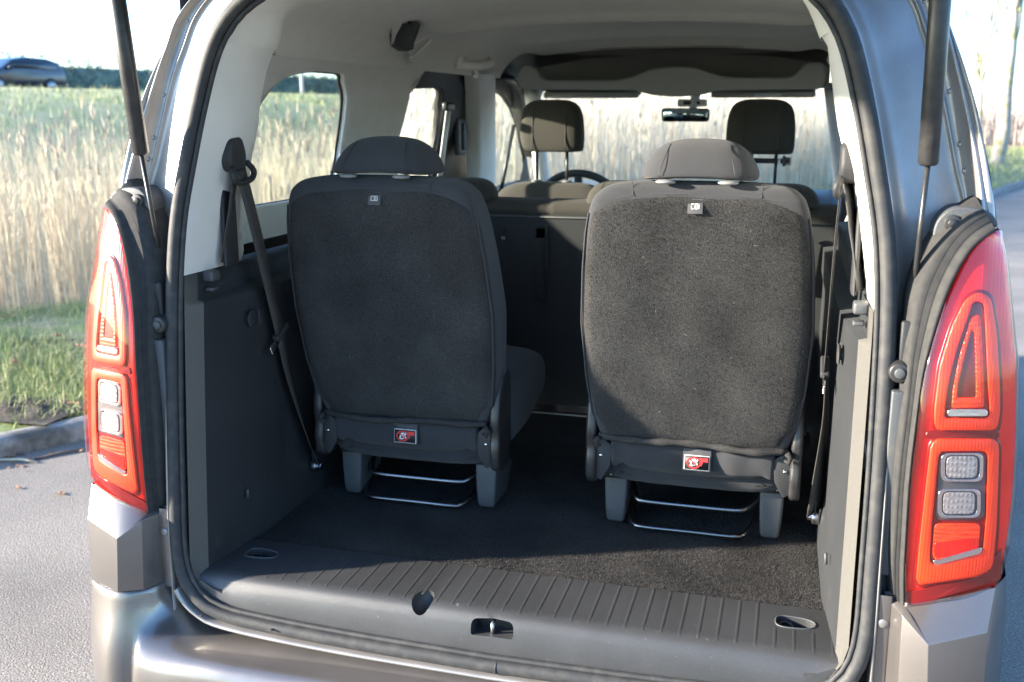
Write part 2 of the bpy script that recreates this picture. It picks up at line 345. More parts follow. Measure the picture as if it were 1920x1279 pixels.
# corner blocks under the tail lights
for s in (-1, 1):
    r0 = [(.708, .06, .748), (.743, .006, .749), (.80, .004, .771), (.881, .016, .796), (.905, .06, .800), (.924, .20, .800), (.926, .60, .80)]
    r1 = [(.710, .06, .742), (.737, -.022, .744), (.777, -.052, .712), (.869, -.021, .732), (.906, .03, .738), (.926, .20, .74), (.928, .60, .74)]
    r2 = [(.712, .06, .592), (.741, -.030, .592), (.785, -.055, .5925), (.875, -.023, .594), (.909, .03, .595), (.928, .20, .595), (.929, .60, .595)]
    r3 = [(p[0]-.004, p[1]+.010, p[2]-.0004) for p in r2]
    loft('corner_panel', [sx(s, r) for r in (r0, r1, r2, r3)], paint, car, closed=False, smooth=True, bevel=.006, bseg=3)
    # folded strip between corner block and opening
    P = [at(*q, .02) if 0 else q for q in ()]
    st_ = [[(.713, .045, z), (.7165, .038, z), (.7195, .042, z), (.723, .034, z), (.7265, .04, z), (.735, .03, z)] for z in (.60, .68, .755)]
    loft('corner_flute', [sx(s, r) for r in st_], paint_in, car, closed=False)
    st_ = [[(.700, .030, z), (.704, .018, z), (.724, .018, z), (.728, .03, z)] for z in (.58, .66, .757)]
    pl = loft('hinge_cover_panel', [sx(s, r) for r in st_], paint, car, closed=False, bevel=.002)
    MB().ell((s*.712, .017, .705), (.0085, .003, .0085), 18, 8).out('plug', paint_in, pl)

# ---- light cover (black plastic) beside each tail light
LI = cr([(.743, .001, .750), (.737, -.008, .81), (.734, -.012, .876), (.731, -.014, .97), (.733, -.009, 1.065), (.738, .003, 1.148), (.749, .017, 1.21), (.765, .032, 1.275), (.782, .045, 1.32), (.800, .056, 1.352), (.818, .064, 1.370), (.835, .074, 1.380)], 60)
LO = cr([(.881, .017, .797), (.889, .018, .85), (.892, .024, .93), (.889, .032, 1.03), (.8805, .045, 1.15), (.871, .054, 1.21), (.861, .064, 1.27), (.851, .075, 1.330), (.843, .080, 1.36), (.8365, .080, 1.380)], 60)
def LIn(i):
    a = LI[min(i+1, 59)]-LI[max(i-1, 0)]; n = np.array([-a[2], 0, a[0]]); n /= np.linalg.norm(n); return n
for s in (-1, 1):
    rr = []
    for i in range(60):
        p = LI[i]; n = LIn(i); w_ = .026+.030*ss((p[2]-1.10)/.2)
        q = lambda d, dy: (max(p[0]+n[0]*d, .7085), p[1]+dy, p[2]+n[2]*d)
        rr.append(sx(s, [q(-.001, .014), q(.0015, .004), q(w_*.12, .005), q(w_*.22, .012), q(w_*.30, .020), q(w_*.37, .017), q(w_*.50, .028), q(w_*.57, .025), q(w_*.80, .042), q(w_, .055), q(w_*1.03, .095)]))
    cv = loft('light_cover', rr, cover_pl, car, closed=False)
    # top cap and bolted bracket behind the light's tip
    pts = [at(px, py, .125) for px, py in ((1744, 520), (1743, 450), (1752, 412), (1778, 388), (1812, 385), (1858, 396), (1872, 425), (1812, 432), (1770, 488))]
    pts = [(p[0]*s, .105, p[2]) for p in rpoly(pts, .02, 4)]
    br = MB().prism(pts, (0, .08, 0)).out('bracket', grey_pl, cv, bevel=.005, bseg=3)
    bp = at(1785, 418, .105)
    MB().tube([(s*bp[0], .110, bp[2]), (s*bp[0], .098, bp[2])], .0135, 20).out('washer', black_pl, cv, bevel=.002)
    b = MB().tube([(s*bp[0], .104, bp[2]), (s*bp[0], .095, bp[2])], .0075, 6); b.out('bolt', strutm, cv, bevel=.001)
    # rubber stop and its black block
    kp = (s*.706, .05, 1.146)
    b = MB().tube([(kp[0], .085, kp[2]), (kp[0], .040, kp[2])], [.021, .017], 20); b.out('rubber_stop', rubber, cv, bevel=.003)
    MB().tube([(kp[0], .041, kp[2]), (kp[0], .036, kp[2])], .009, 16).out('stop_cap', grey_pl, cv, bevel=.002)
    rbox('cover_block', (s*.713, .070, 1.195), (.009, .012, .035), black_pl, cv, .004)
    rbox('cover_block', (s*.707, .050, .95), (.011, .012, .165), grey_pl, cv, .003)

# ---- tail lights
_zi = LI[:, 2]
def S(x, z, d=0):
    xi = ip(z, LI[:, 2], LI[:, 0]); y0 = ip(z, LI[:, 2], LI[:, 1]); xo = ip(z, LO[:, 2], LO[:, 0]); y1 = ip(z, LO[:, 2], LO[:, 1])
    u = (x-xi)/max(xo-xi, .02); u = min(max(u, 0), 1.15)
    return (1-u)*y0+u*y1-.010*math.sin(math.pi*min(u, 1))*min(1, (xo-xi)/.1)+d
def onS(px, py, d):
    r = ray(px, py); t = 1.6
    for _ in range(25):
        p = CP+r*t; t -= (p[1]-S(p[0], p[2], d))/r[1]*.8
    return CP+r*t
Z = lambda x, y: (1660+x/1.6385, 380+y/1.6397)
def mapS(poly, d, s, n=72):
    return [(lambda p: (s*p[0], p[1], p[2]))(onS(*q, d)) for q in resamp(rpoly([Z(*a) for a in poly[0]], poly[1], 4), n)]
def patch(name, poly, d, th, s, mt, parent, r=6, **k):
    o_ = mapS((poly, r), d, s); c_ = np.mean(o_, 0); R_ = [[(p[0], p[1]+th, p[2]) for p in o_], o_]
    sh = lambda f: [(lambda q: (q[0], S(abs(q[0]), q[2], d), q[2]))(np.array(p)*(1-f)+c_*f) for p in o_]
    R_ += [sh(.03), sh(.3), sh(.6), sh(.97)]
    return loft(name, R_, mt, parent, closed=True, caps=True, **k)
def band(name, po, pi, d, th, s, mt, parent, r=6, bulge=.0):
    a = mapS((po, r), d, s); b_ = mapS((pi, r), d, s)
    i0 = int(np.argmin([np.linalg.norm(np.array(q)-np.array(a[0])) for q in b_])); b_ = b_[i0:]+b_[:i0]
    mid = lambda t: [(lambda q: (q[0], q[1]-bulge*math.sin(math.pi*t), q[2]))((1-t)*np.array(p)+t*np.array(q_)) for p, q_ in zip(a, b_)]
    R_ = [[(p[0], p[1]+th, p[2]) for p in a], a, mid(.12), mid(.35), mid(.65), mid(.88), b_, [(p[0], p[1]+th, p[2]) for p in b_]]
    return loft(name, R_, mt, parent)
for s in (-1, 1):
    def shell(d, inset, back=.10):
        rr = []
        for i in range(60):
            a, c_ = LI[i], LO[i]; row = []
            for u in np.linspace(inset, 1-inset, 14):
                x = a[0]+(c_[0]-a[0])*u; z = a[2]+(c_[2]-a[2])*u; y = (1-u)*a[1]+u*c_[1]
                y -= .010*math.sin(math.pi*u)*min(1, (c_[0]-a[0])/.1)
                row.append((s*x, y+d, z))
            f = row[0]; l = row[-1]
            row = [(f[0]+s*.001, f[1]+back*.5, f[2]), (f[0], f[1]+.006, f[2])]+row+[(l[0]+s*.006, l[1]+.006, l[2]), (l[0]+s*.010, l[1]+.02, l[2]), (l[0]+s*.010, l[1]+back, l[2])]
            rr.append(row)
        e = [(p[0]*.998+.002*s*.8, p[1]+back*.6, p[2]+.01) for p in rr[0]]
        return [e]+rr+[[(p[0], p[1]+.02, p[2]-.002) for p in rr[-1]]]
    lt = loft('tail_light', shell(.012, .02), red_d, car, closed=False)
    loft('lens', shell(0, 0), lens_c, lt, closed=False)
    D = .0085
    # dark surround, then the bright light guides
    patch('lamp_recess', [(143, 708), (141, 640), (159, 498), (197, 376), (238, 292), (282, 262), (330, 278), (351, 398), (360, 560), (361, 640), (352, 709)], .0108, .01, s, red_m, lt, 14)
    patch('lamp_recess', [(131, 745), (147, 718), (350, 718), (358, 755), (350, 1002), (339, 1130), (290, 1160), (103, 1187), (86, 1168), (96, 1050)], .0108, .01, s, red_m, lt, 14)
    band('light_guide', [(152, 700), (150, 640), (168, 500), (205, 380), (245, 300), (285, 275), (325, 290), (343, 400), (352, 560), (353, 640), (344, 700)],
         [(180, 664), (182, 640), (196, 545), (222, 445), (262, 330), (268, 305), (304, 305), (309, 400), (316, 560), (322, 640), (318, 664)], D-.002, .006, s, red_b, lt, 12, .0015)
    patch('inner_frame', [(180, 664), (182, 640), (196, 545), (222, 445), (262, 330), (268, 305), (304, 305), (309, 400), (316, 560), (322, 640), (318, 664)], .0105, .004, s, red_m, lt, 8)
    band('inner_guide', [(203, 632), (208, 575), (228, 470), (262, 355), (272, 345), (291, 345), (296, 400), (303, 560), (304, 632)], [(220, 600), (224, 560), (245, 470), (264, 395), (274, 395), (276, 420), (279, 560), (280, 600)], .0085, .004, s, red_o, lt, 5, .001)
    patch('inner_cone', [(220, 600), (224, 560), (245, 470), (264, 395), (274, 395), (276, 420), (279, 560), (280, 600)], .0100, .003, s, red_m, lt, 5)
    patch('chrome_bar', [(190, 657), (192, 636), (312, 636), (317, 656)], .004, .008, s, chrome, lt, 6)
    patch('divider', [(128, 700), (352, 698), (350, 727), (120, 727)], .0100, .004, s, red_m, lt, 8)
    band('light_guide', [(140, 745), (155, 728), (345, 728), (350, 760), (342, 1000), (330, 1125), (285, 1150), (105, 1177), (95, 1165), (105, 1050)],
         [(163, 780), (170, 765), (308, 764), (316, 780), (311, 965), (301, 1072), (285, 1082), (150, 1116), (136, 1106), (142, 1000)], D-.002, .006, s, red_b, lt, 12, .0015)
    patch('lamp_recess', [(163, 780), (170, 765), (308, 764), (316, 780), (311, 965), (301, 1072), (285, 1082), (150, 1116), (136, 1106), (142, 1000)], .0108, .004, s, red_m, lt, 8)
    fb = patch('reversing_lamp', [(168, 770), (308, 768), (306, 972), (154, 976)], .0098, .004, s, grey_pl, lt, 12)
    for (x0, y0, x1, y1) in ((190, 781, 284, 846), (180, 892, 276, 957)):
        band('lamp_bezel', [(x0-18, y0-10), (x1+18, y0-10), (x1+16, y1+12), (x0-20, y1+12)], [(x0-7, y0-5), (x1+7, y0-5), (x1+6, y1+6), (x0-8, y1+6)], .0070, .006, s, chrome, lt, 14)
        patch('reflector', [(x0, y0), (x1, y0), (x1-3, y1), (x0-3, y1)], .0058, .006, s, clearw, lt, 10)
    patch('indicator_lamp', [(152, 988), (292, 988), (287, 1066), (272, 1078), (150, 1098), (145, 1080)], .0075, .004, s, red_o, lt, 8)
    patch('indicator_lower', [(151, 1046), (286, 1030), (284, 1066), (272, 1074), (150, 1094)], .0068, .003, s, red_d, lt, 6)  # darker red lower part of the indicator block
    patch('chrome_bar', [(146, 1100), (148, 1112), (165, 1113), (292, 1079), (299, 1068), (296, 1060), (288, 1063), (165, 1098)], .0045, .005, s, chrome, lt, 3)
    patch('foot_reflector', [(62, 1200), (345, 1140), (350, 1095), (358, 1060), (356, 1160), (60, 1248)], .0095, .003, s, red_m, lt, 4)

# ---- gas struts
for s in (-1, 1):
    a = np.array((s*.721, .098, 1.234)); b_ = np.array((s*.721, .055, 1.486)); c_ = np.array((s*.711, .010, 1.75)); dr = (c_-b_); dr /= np.linalg.norm(dr)
    stt = MB().tube([b_, b_+dr*.004, b_+dr*.52], [.0135, .0160, .0160], 24).out('gas_strut', strutm, car)
    MB().tube([a, b_+dr*.01], .0045, 12).out('rod', strutm, stt)
    q = MB().tube([a+(b_-a)*.11, a-(b_-a)*.02], [.006, .0085], 14); q.ell(a, (.011, .011, .012), 16, 10); q.out('ball_joint', black_pl, stt)

# ---- sill plate with ribs
zb = lambda x: ip(abs(x), [0, .3, .5, .58, .63, .655], [.535, .54, .549, .557, .58, .61])
xs = list(np.linspace(-.655, .655, 60)); rr = []
for x in xs:
    z0 = zb(x)-.012; k = ss((abs(x)-.60)/.06)
    rr.append([(x, .20, .55), (x, .05, .53), (x, .020, min(z0, .60)), (x, .021, min(z0+.03, .602)), (x, .0265, .585+.018*k), (x, .034, .602+.006*k), (x, .046, .6110), (x, .060, .6145), (x, .2145, .6150), (x, .2155, .60)])
sill = loft('sill_plate', rr, sill_pl, car, closed=True, caps=True)
def sillcut(poly, r, y0, y1):
    p = rpoly([at(*q, .03) for q in poly], r, 4); boolcut(sill, MB().prism([(a[0], y0, a[2]) for a in p], (0, y1-y0, 0)))
sillcut([(884, 1160), (922, 1161), (963, 1169), (964, 1197), (922, 1191), (884, 1187)], [.012, .002, .014, .006, .002, .006], -.02, .075)
tdc = atz(797, 1122, .608)
boolcut(sill, MB().ell((tdc[0], tdc[1]-.012, .6130), (.0215, .034, .034), 40, 24))
for s in (-1, 1):
    c_ = np.array((s*.568, .150, 0)); ov = [(c_[0]+.037*math.copysign(abs(math.cos(t))**.7, math.cos(t))+.004, c_[1]+.019*math.copysign(abs(math.sin(t))**.7, math.sin(t))*(1.15-.25*math.cos(t)), .588) for t in np.linspace(0, 2*math.pi, 28, endpoint=False)]
    boolcut(sill, MB().prism(ov, (0, 0, .04)))
    q = MB().tube([(c_[0]-.014+.014*math.cos(t), c_[1]+.003+.013*math.sin(t), .602+.004*math.sin(t)) for t in np.linspace(0, 2*math.pi, 24)], .0024, 8)
    q.ell((c_[0]+.016, c_[1]+.003, .592), (.014, .012, .010), 20, 12); q.out('lashing_eye', strutm, sill)
    q = MB().tube([(o_[0], o_[1], .6150) for o_ in ov+ov[:1]], .0016, 8); q.out('eye_rim', grey_pl, sill)
sill.data.set_sharp_from_angle(angle=RAD(38))
rb = MB(); x = -.6035
while x < .645:
    ys_ = [.040, .048, .058, .070, .2135] if not (.53 < abs(x) < .61) else [.040, .048, .058, .070, .120]
    if abs(x-tdc[0]) < .024: ys_ = [.066, .07, .2135]
    zt = lambda y: ip(y, [.034, .046, .060, .21], [.602, .6110, .6145, .6150])-.0003
    rb.loft([[(x-.0040, y, zt(y)), (x-.0028, y, zt(y)+(.0006 if y > .041 else 0)), (x+.0028, y, zt(y)+(.0006 if y > .041 else 0)), (x+.0040, y, zt(y))] for y in ys_], False, False)
    x += .0345
rb.out('tread_rib', sill_pl, sill)
# latch striker inside the slot
lp_ = at(926, 1176, .045)
q = MB().tube([(lp_[0], .060, lp_[2]-.018), (lp_[0], .036, lp_[2]-.006), (lp_[0], .036, lp_[2]+.010), (lp_[0], .060, lp_[2]+.014)], .0042, 10)
q.out('latch_striker', steel, sill)
rbox('latch_plate', (lp_[0], .068, lp_[2]), (.035, .003, .014), blackp, sill, .002)

# ---- boot floor carpet
N1, N2 = 70, 60; V = []; F = []
for j in range(N2):
    for i in range(N1):
        x = -.64+1.28*i/(N1-1); y = .214+1.16*j/(N2-1); z = .6118+.0022*math.sin(x*9+y*5)*math.cos(y*8)+.001*math.sin(31*x+17*y)-(.004*ss((.222-y)/.01))
        V.append((x, y, z))
for j in range(N2-1):
    for i in range(N1-1): a = j*N1+i; F.append((a, a+1, a+N1+1, a+N1))
def pile(V, F, P, N_, L, wd):
    "append n short fibres standing on points P with normals N_"
    n = len(P); d = N_+rng.normal(0, .75, (n, 3)); d /= np.linalg.norm(d, axis=1)[:, None]; l = rng.uniform(.5, 1, n)[:, None]*L
    t = np.cross(d, rng.normal(size=(n, 3))); t /= np.linalg.norm(t, axis=1)[:, None]; t *= wd
    Q = np.stack([P-t, P+t, P+d*l+t*.5, P+d*l-t*.5], 1).reshape(-1, 3); b_ = len(V)
    return np.vstack([np.array(V, float), Q]), np.vstack([np.array(F), b_+np.arange(n*4).reshape(-1, 4)])
def npmesh(name, V, F, mt, parent=None, smooth=False):
    me = bpy.data.meshes.new(name); me.vertices.add(len(V)); me.vertices.foreach_set('co', np.asarray(V, np.float32).ravel()); nf = len(F)
    me.loops.add(nf*4); me.loops.foreach_set('vertex_index', np.asarray(F, np.int32).ravel()); me.polygons.add(nf); me.polygons.foreach_set('loop_start', np.arange(nf, dtype=np.int32)*4)
    me.update(calc_edges=True); me.validate(); return link(name, me, mt, parent, smooth=smooth)
n_ = 130000; P = np.stack([rng.uniform(-.63, .63, n_), .216+.85*rng.random(n_)**1.15, np.full(n_, .6118)], 1); P[:, 2] += .0022*np.sin(P[:, 0]*9+P[:, 1]*5)*np.cos(P[:, 1]*8)+.001*np.sin(31*P[:, 0]+17*P[:, 1])
V, F = pile(V, F, P, np.array([[0, 0, 1.0]]), .0045, .00040)
npmesh('boot_carpet', V, F, carpet, car)
MB().box((0, 1.335, .6155), (.60, .004, .003)).out('carpet_joint', steel, car, bevel=.001)

# ---- side linings
Xw = lambda z: ip(z, [.6, 1.0, 1.24, 1.45, 1.65, 1.70, 1.76, 1.80], [.64, .68, .800, .797, .738, .690, .62, .56])
XO = lambda z: ip(z, [.2, .35, .6, .95, 1.2, 1.4, 1.6, 1.76, 1.84, 1.90], [.86, .91, .930, .928, .915, .872, .815, .748, .64, .35])
def XI(y, z):
    zz = min(z, 1.72); a = L0x(zz)-ip(zz, [1.2, 1.28, 1.36, 1.46, 1.53, 1.62, 1.72], [.0, .008, .016, .016, .024, .020, .012])*ss((y-Ys(zz))/.10); q = ss((y-.27)/.28)
    return a*(1-q)+Xw(z)*q
lowx = lambda y: ip(y, [.03, .088, .30, .75, 1.3, 1.5], [.668, .642, .622, .616, .612, .61])
upx = lambda y: ip(y, [.05, .10, .30, .75, 1.5], [.664, .656, .654, .650, .65])
for s in (-1, 1):
    rr = []
    for z in list(np.linspace(.585, 1.175, 20))+[1.183, 1.187, 1.192, 1.24, 1.247]:
        row = []
        for t in list(np.linspace(-12, -1, 12))+list(np.linspace(0, 1, 60)):
            y0 = Ys(z)-.003; y = y0+.041*(1+t/12) if t < 0 else y0+.041+(1.48-y0-.041)*t**1.7
            x = lowx(y-Ys(z)+.05) if z < 1.186 else upx(y)
            if y < .10: x = min(x, L0x(z)-.0005)
            if z > 1.245: x += .03
            bs = .007*ss((1.10-z)/.02)*ss((y-.36)/.03)*ss((z-.70)/.02)   # shallow pressing over the wheel arch
            row.append((s*(x+bs), y, z))
        rr.append(row)
    sp = loft('side_lining', [r[12:] for r in rr], lining, car, closed=False)
    loft('lining_edge_lit', [r[:13] for r in rr], edge_pl_lit, sp, closed=False)
    k = np.array((.635, .262, 1.121))
    q = MB().tube([(s*.640, k[1], k[2]), (s*.622, k[1], k[2])], .012, 18); q.tube([(s*.622, k[1], k[2]), (s*.616, k[1], k[2])], .020, 18); q.out('bag_hook', black_pl, sp, bevel=.003)
    b0 = rbox('shelf_bracket', (s*.644, .150, 1.233), (.013, .016, .011), grey_pl, sp, .005)
    rbox('shelf_bracket_tab', (s*.642, .146, 1.206), (.010, .012, .004), grey_pl, sp, .003)
    rbox('pocket_frame', (s*.628, .33, 1.115), (.006, .035, .022), black_pl, sp, .006)
    MB().tube([(s*.622, .20, .72), (s*.620, .20, .742)], .003, 8).out('lining_clip', grey_pl, sp)

def angres(poly, c, N, snap=False):
    P = np.array(poly, float); out = []
    for k in range(N):
        a = 2*math.pi*k/N; d = np.array([math.cos(a), math.sin(a)]); best = None
        for i in range(len(P)):
            p, q = P[i]-c, P[(i+1) % len(P)]-c; e = q-p; den = d[0]*e[1]-d[1]*e[0]
            if abs(den) < 1e-12: continue
            t = (p[0]*e[1]-p[1]*e[0])/den; u = (p[0]*d[1]-p[1]*d[0])/den
            if t > 0 and -1e-6 <= u <= 1+1e-6 and (best is None or t < best): best = t
        out.append(c+d*(best or .01))
    out = np.array(out)
    if snap:
        aa = np.arctan2(out[:, 1]-c[1], out[:, 0]-c[0])
        for i in range(len(P)):
            u, v = P[i]-P[i-1], P[(i+1) % len(P)]-P[i]
            if np.dot(u, v)/(np.linalg.norm(u)*np.linalg.norm(v)+1e-12) < .8:
                a_ = math.atan2(P[i][1]-c[1], P[i][0]-c[0]); k = int(np.argmin(np.abs(np.angle(np.exp(1j*(aa-a_)))))); out[k] = P[i]
    return out
def quad(y0, z0, y1, z1, rear=None):
    if rear is None: return [(y0, z0), (y1, z0), (y1, z1), (y0, z1)]
    return [(rear(z0), z0), (y1, z0), (y1, z1)]+[(rear(z), z) for z in np.linspace(z1, z0, 14)]
def sidepanel(name, outer, hole, s, mt, XF, stretch=1.0):
    c = np.mean(np.array(hole), 0); N = 144; O_ = angres(outer, c, N, True); H = angres(hole, c, N); ymin = H[:, 0].min(); zmin = H[:, 1].min()
    lo_ = []
    for t in (0, .15, .35, .55, .75, .9, 1): lo_.append([(s*XF(*((1-t)*o_+t*h_)), *((1-t)*o_+t*h_)) for o_, h_ in zip(O_, H)])
    lo_.append([(s*(XF(*h_)+.005), *h_) for h_ in H]); lo_.append([(s*(XF(*h_)+.016), *h_) for h_ in H])
    p_ = loft(name, lo_, mt, car)
    G = c+(H-c)*.985; Ho = H.copy(); Ho[:, 0] = ymin+(H[:, 0]-ymin)*stretch; Ho[:, 1] = H[:, 1].max()-(H[:, 1].max()-H[:, 1])*(1.25 if stretch > 1.1 else 1); Hb = np.mean(Ho, 0)+(Ho-np.mean(Ho, 0))*1.14
    xo = lambda h_: max(XO(h_[1])+.002, XF(*h_)+.026)
    loft('window_rubber', [[(s*(XF(*h_)+.014), *h_) for h_ in H], [(s*(XF(*h_)+.014), *h_) for h_ in G], [(s*(XF(*h_)+.022), *h_) for h_ in G], [(s*(XF(*h_)+.024), *h_) for h_ in H], [(s*xo(h_), *h_) for h_ in Ho], [(s*(XO(h_[1])+.003), *h_) for h_ in Hb]], rubber, p_)
    XG = (lambda y, z: Xw(z)+.020) if XF is XI else (lambda y, z: XF(y, z)+.018)
    loft('side_window', [[(s*XG(*(c+(h_-c)*f)), *(c+(h_-c)*f)) for h_ in H] for f in (.992, .5, .02)], glass_c, p_)
    return p_, c, np.mean(Ho, 0)+(Ho-np.mean(Ho, 0))*1.07
def onwallx(px, py, f):
    x = .75
    for _ in range(12): p_ = atx(px, py, -x); x = .5*x+.5*f(p_[2])
    return p_[1], p_[2]
Q1 = [onwallx(px, py, Xw) for px, py in ((453, 318), (461, 262), (480, 210), (508, 168), (545, 141), (595, 133), (650, 138), (653, 180), (646, 240), (640, 290), (628, 345))]
yb1, zb1 = atx(478, 391, -.785)[1:]; Q1 += [(Q1[-1][0]-.02, 1.340), (Q1[-1][0]-.05, 1.328), (yb1-.01, 1.330), (yb1-.05, 1.345)]
Q1 = rpoly(Q1, .03, 3)
X2 = lambda y, z: XO(z)-.030
Q2 = [onwallx(px, py, lambda z: XO(z)-.03) for px, py in ((826, 164), (833, 172), (826, 250), (812, 330))]
Q2 = rpoly([(1.52, Q2[0][1]-.012)]+Q2+[(Q2[-1][0]-.04, 1.26), (1.52, 1.26)], .03, 3)
Q4 = [onwallx(px, py, lambda z: XO(z)-.03) for px, py in ((935, 170), (948, 180), (962, 202), (976, 240), (986, 290), (990, 330))]
Q4 = rpoly(Q4+[(Q4[-1][0]+.02, 1.20), (2.66, 1.20), (2.64, 1.66)], .04, 3)
for s in (-1, 1):
    _, _, H1 = sidepanel('pillar_trim', quad(0, 1.243, 1.58, 1.70, rear=lambda z: Ys(z)-.003), Q1, s, trim, XI, 1.30)
    p2, _, H2 = sidepanel('sliding_door_frame', quad(1.44, 1.10, 2.60, 1.72), Q2, s, black_pl, X2)
    p4, _, H4 = sidepanel('front_door_frame', quad(2.61, 1.00, 3.50, 1.72), Q4, s, black_pl, X2, 1.09)
    loft('pillar_edge', [[(s*Xw(z), 1.58, z), (s*(Xw(z)+.004), 1.588, z), (s*(XO(z)-.025), 1.592, z)] for z in np.linspace(1.10, 1.70, 8)], trim, car, closed=False)
    # centre pillar lining and its edge
    xc = lambda z: Xw(z)-.02
    rows = [[(s*(xc(z)-.014*math.sin(math.pi*t)), -1.6656+(3.163+.205*t)*(xc(z)+.5168), z) for t in np.linspace(0, 1, 8)] for z in np.linspace(1.0, 1.705, 12)]
    rows = [[(s*(abs(r[0][0])+.05), r[0][1]-.004, r[0][2])]+r+[(s*(abs(r[-1][0])+.05), r[-1][1]+.004, r[-1][2])] for r in rows]
    loft('centre_pillar_trim', rows, trim, car, closed=False)
    rows = [[(s*(Xw(z)+.0-.010*math.sin(math.pi*t)), 1.30+.23*t, z) for t in np.linspace(0, 1, 6)] for z in np.linspace(.9, 1.24, 5)]
    loft('pillar_foot', rows, trim, car, closed=False)
    e1 = atx(866, 256, -.80); rbox('door_recess', (s*.806, e1[1], e1[2]), (.010, .055, .075), grey_pl, p2, .014)
    rbox('door_handle', (s*.794, e1[1]+.01, e1[2]), (.006, .022, .055), black_pl, p2, .006)
    e0, e2 = atx(842, 205, -.775), atx(826, 330, -.775)
    loft('pillar_belt_lit', [sx(s, [(-(p_[0]), p_[1]-.026, p_[2]), (-(p_[0]), p_[1]+.026, p_[2]), (-(p_[0])+.004, p_[1]+.026, p_[2]), (-(p_[0])+.004, p_[1]-.026, p_[2])]) for p_ in (e0, e2)], trim, p2, caps=True)  # belt webbing in pale trim colour, which paints the sun falling on it
    e0 = atx(841, 200, -.765); rbox('belt_guide', (s*.765, e0[1], e0[2]), (.012, .045, .016), rubber, p2, .008)
    # A pillar and quarter-light bar
    MB().tube([(s*.655, 2.86, 1.655), (s*.69, 3.10, 1.50), (s*.735, 3.38, 1.25), (s*.76, 3.52, 1.10)], .038, 14).out('windscreen_pillar', trim, car)
    MB().tube([(s*.795, 3.06, 1.50), (s*.84, 2.96, 1.15)], .010, 8).out('quarter_light_bar', rubber, p4)
    rows = [[(s*.688, y, z+.004), (s*.80, y, z+.03)] for y, z in ((2.36, 1.700), (2.7, 1.70), (2.86, 1.665), (3.05, 1.54), (3.3, 1.32))]
    loft('door_seal', rows, rubber, p4, closed=False, solid=.02)
    loft('door_lower', [[(s*(XO(z)-.05), y, z) for y in np.linspace(1.46, 3.4, 6)] for z in (.4, 1.12)], black_pl, p2, closed=False)

# ---- outer skin: flanks with openings for the windows, wheel arches
def flank(s):
    V = []; F = []; ys = list(np.linspace(.06, 4.20, 140)); zs = list(np.linspace(.22, 1.88, 70))
    def inpoly(y, z, P):
        c_ = False; n = len(P)
        for i in range(n):
            y1, z1 = P[i]; y2, z2 = P[(i+1) % n]
            if (z1 > z) != (z2 > z) and y < (y2-y1)*(z-z1)/(z2-z1)+y1: c_ = not c_
        return c_
    polys = [[tuple(a_) for a_ in H_] for H_ in (H1, H2, H4)]
    for z in zs:
        cyy = ip(z, [r[0] for r in NT], [r[8] for r in NT]); cxx = ip(z, [r[0] for r in NT], [r[7] for r in NT])
        for y in ys:
            yy = cyy+(4.20-cyy)*((y-.06)/4.14) if z > .45 else y
            fx = XO(z); q = ss((yy-cyy)/.35); x = cxx*(1-q)+fx*q if z > .45 else fx
            zt = 1.12 if yy > 3.45 else 99
            fr_ = ss((yy-3.55)/.75); x -= .22*fr_**2
            V.append((s*x, yy, min(z, ip(yy, [2.75, 3.45, 3.7, 4.2], [3, 1.14, 1.06, .86]))))
    n = len(ys)
    for j in range(len(zs)-1):
        for i in range(n-1):
            a = j*n+i; c_ = np.mean([V[a], V[a+1], V[a+n+1], V[a+n]], 0)
            if any(inpoly(c_[1], c_[2], P) for P in polys): continue
            if (c_[1]-.95)**2+(c_[2]-.32)**2 < .36**2 or (c_[1]-3.62)**2+(c_[2]-.32)**2 < .36**2: continue
            if abs(V[a][2]-V[a+n][2]) < 1e-6: continue
            F.append((a, a+1, a+n+1, a+n))
    return V, F
b = MB()
for s in (-1, 1): b.add(*flank(s))
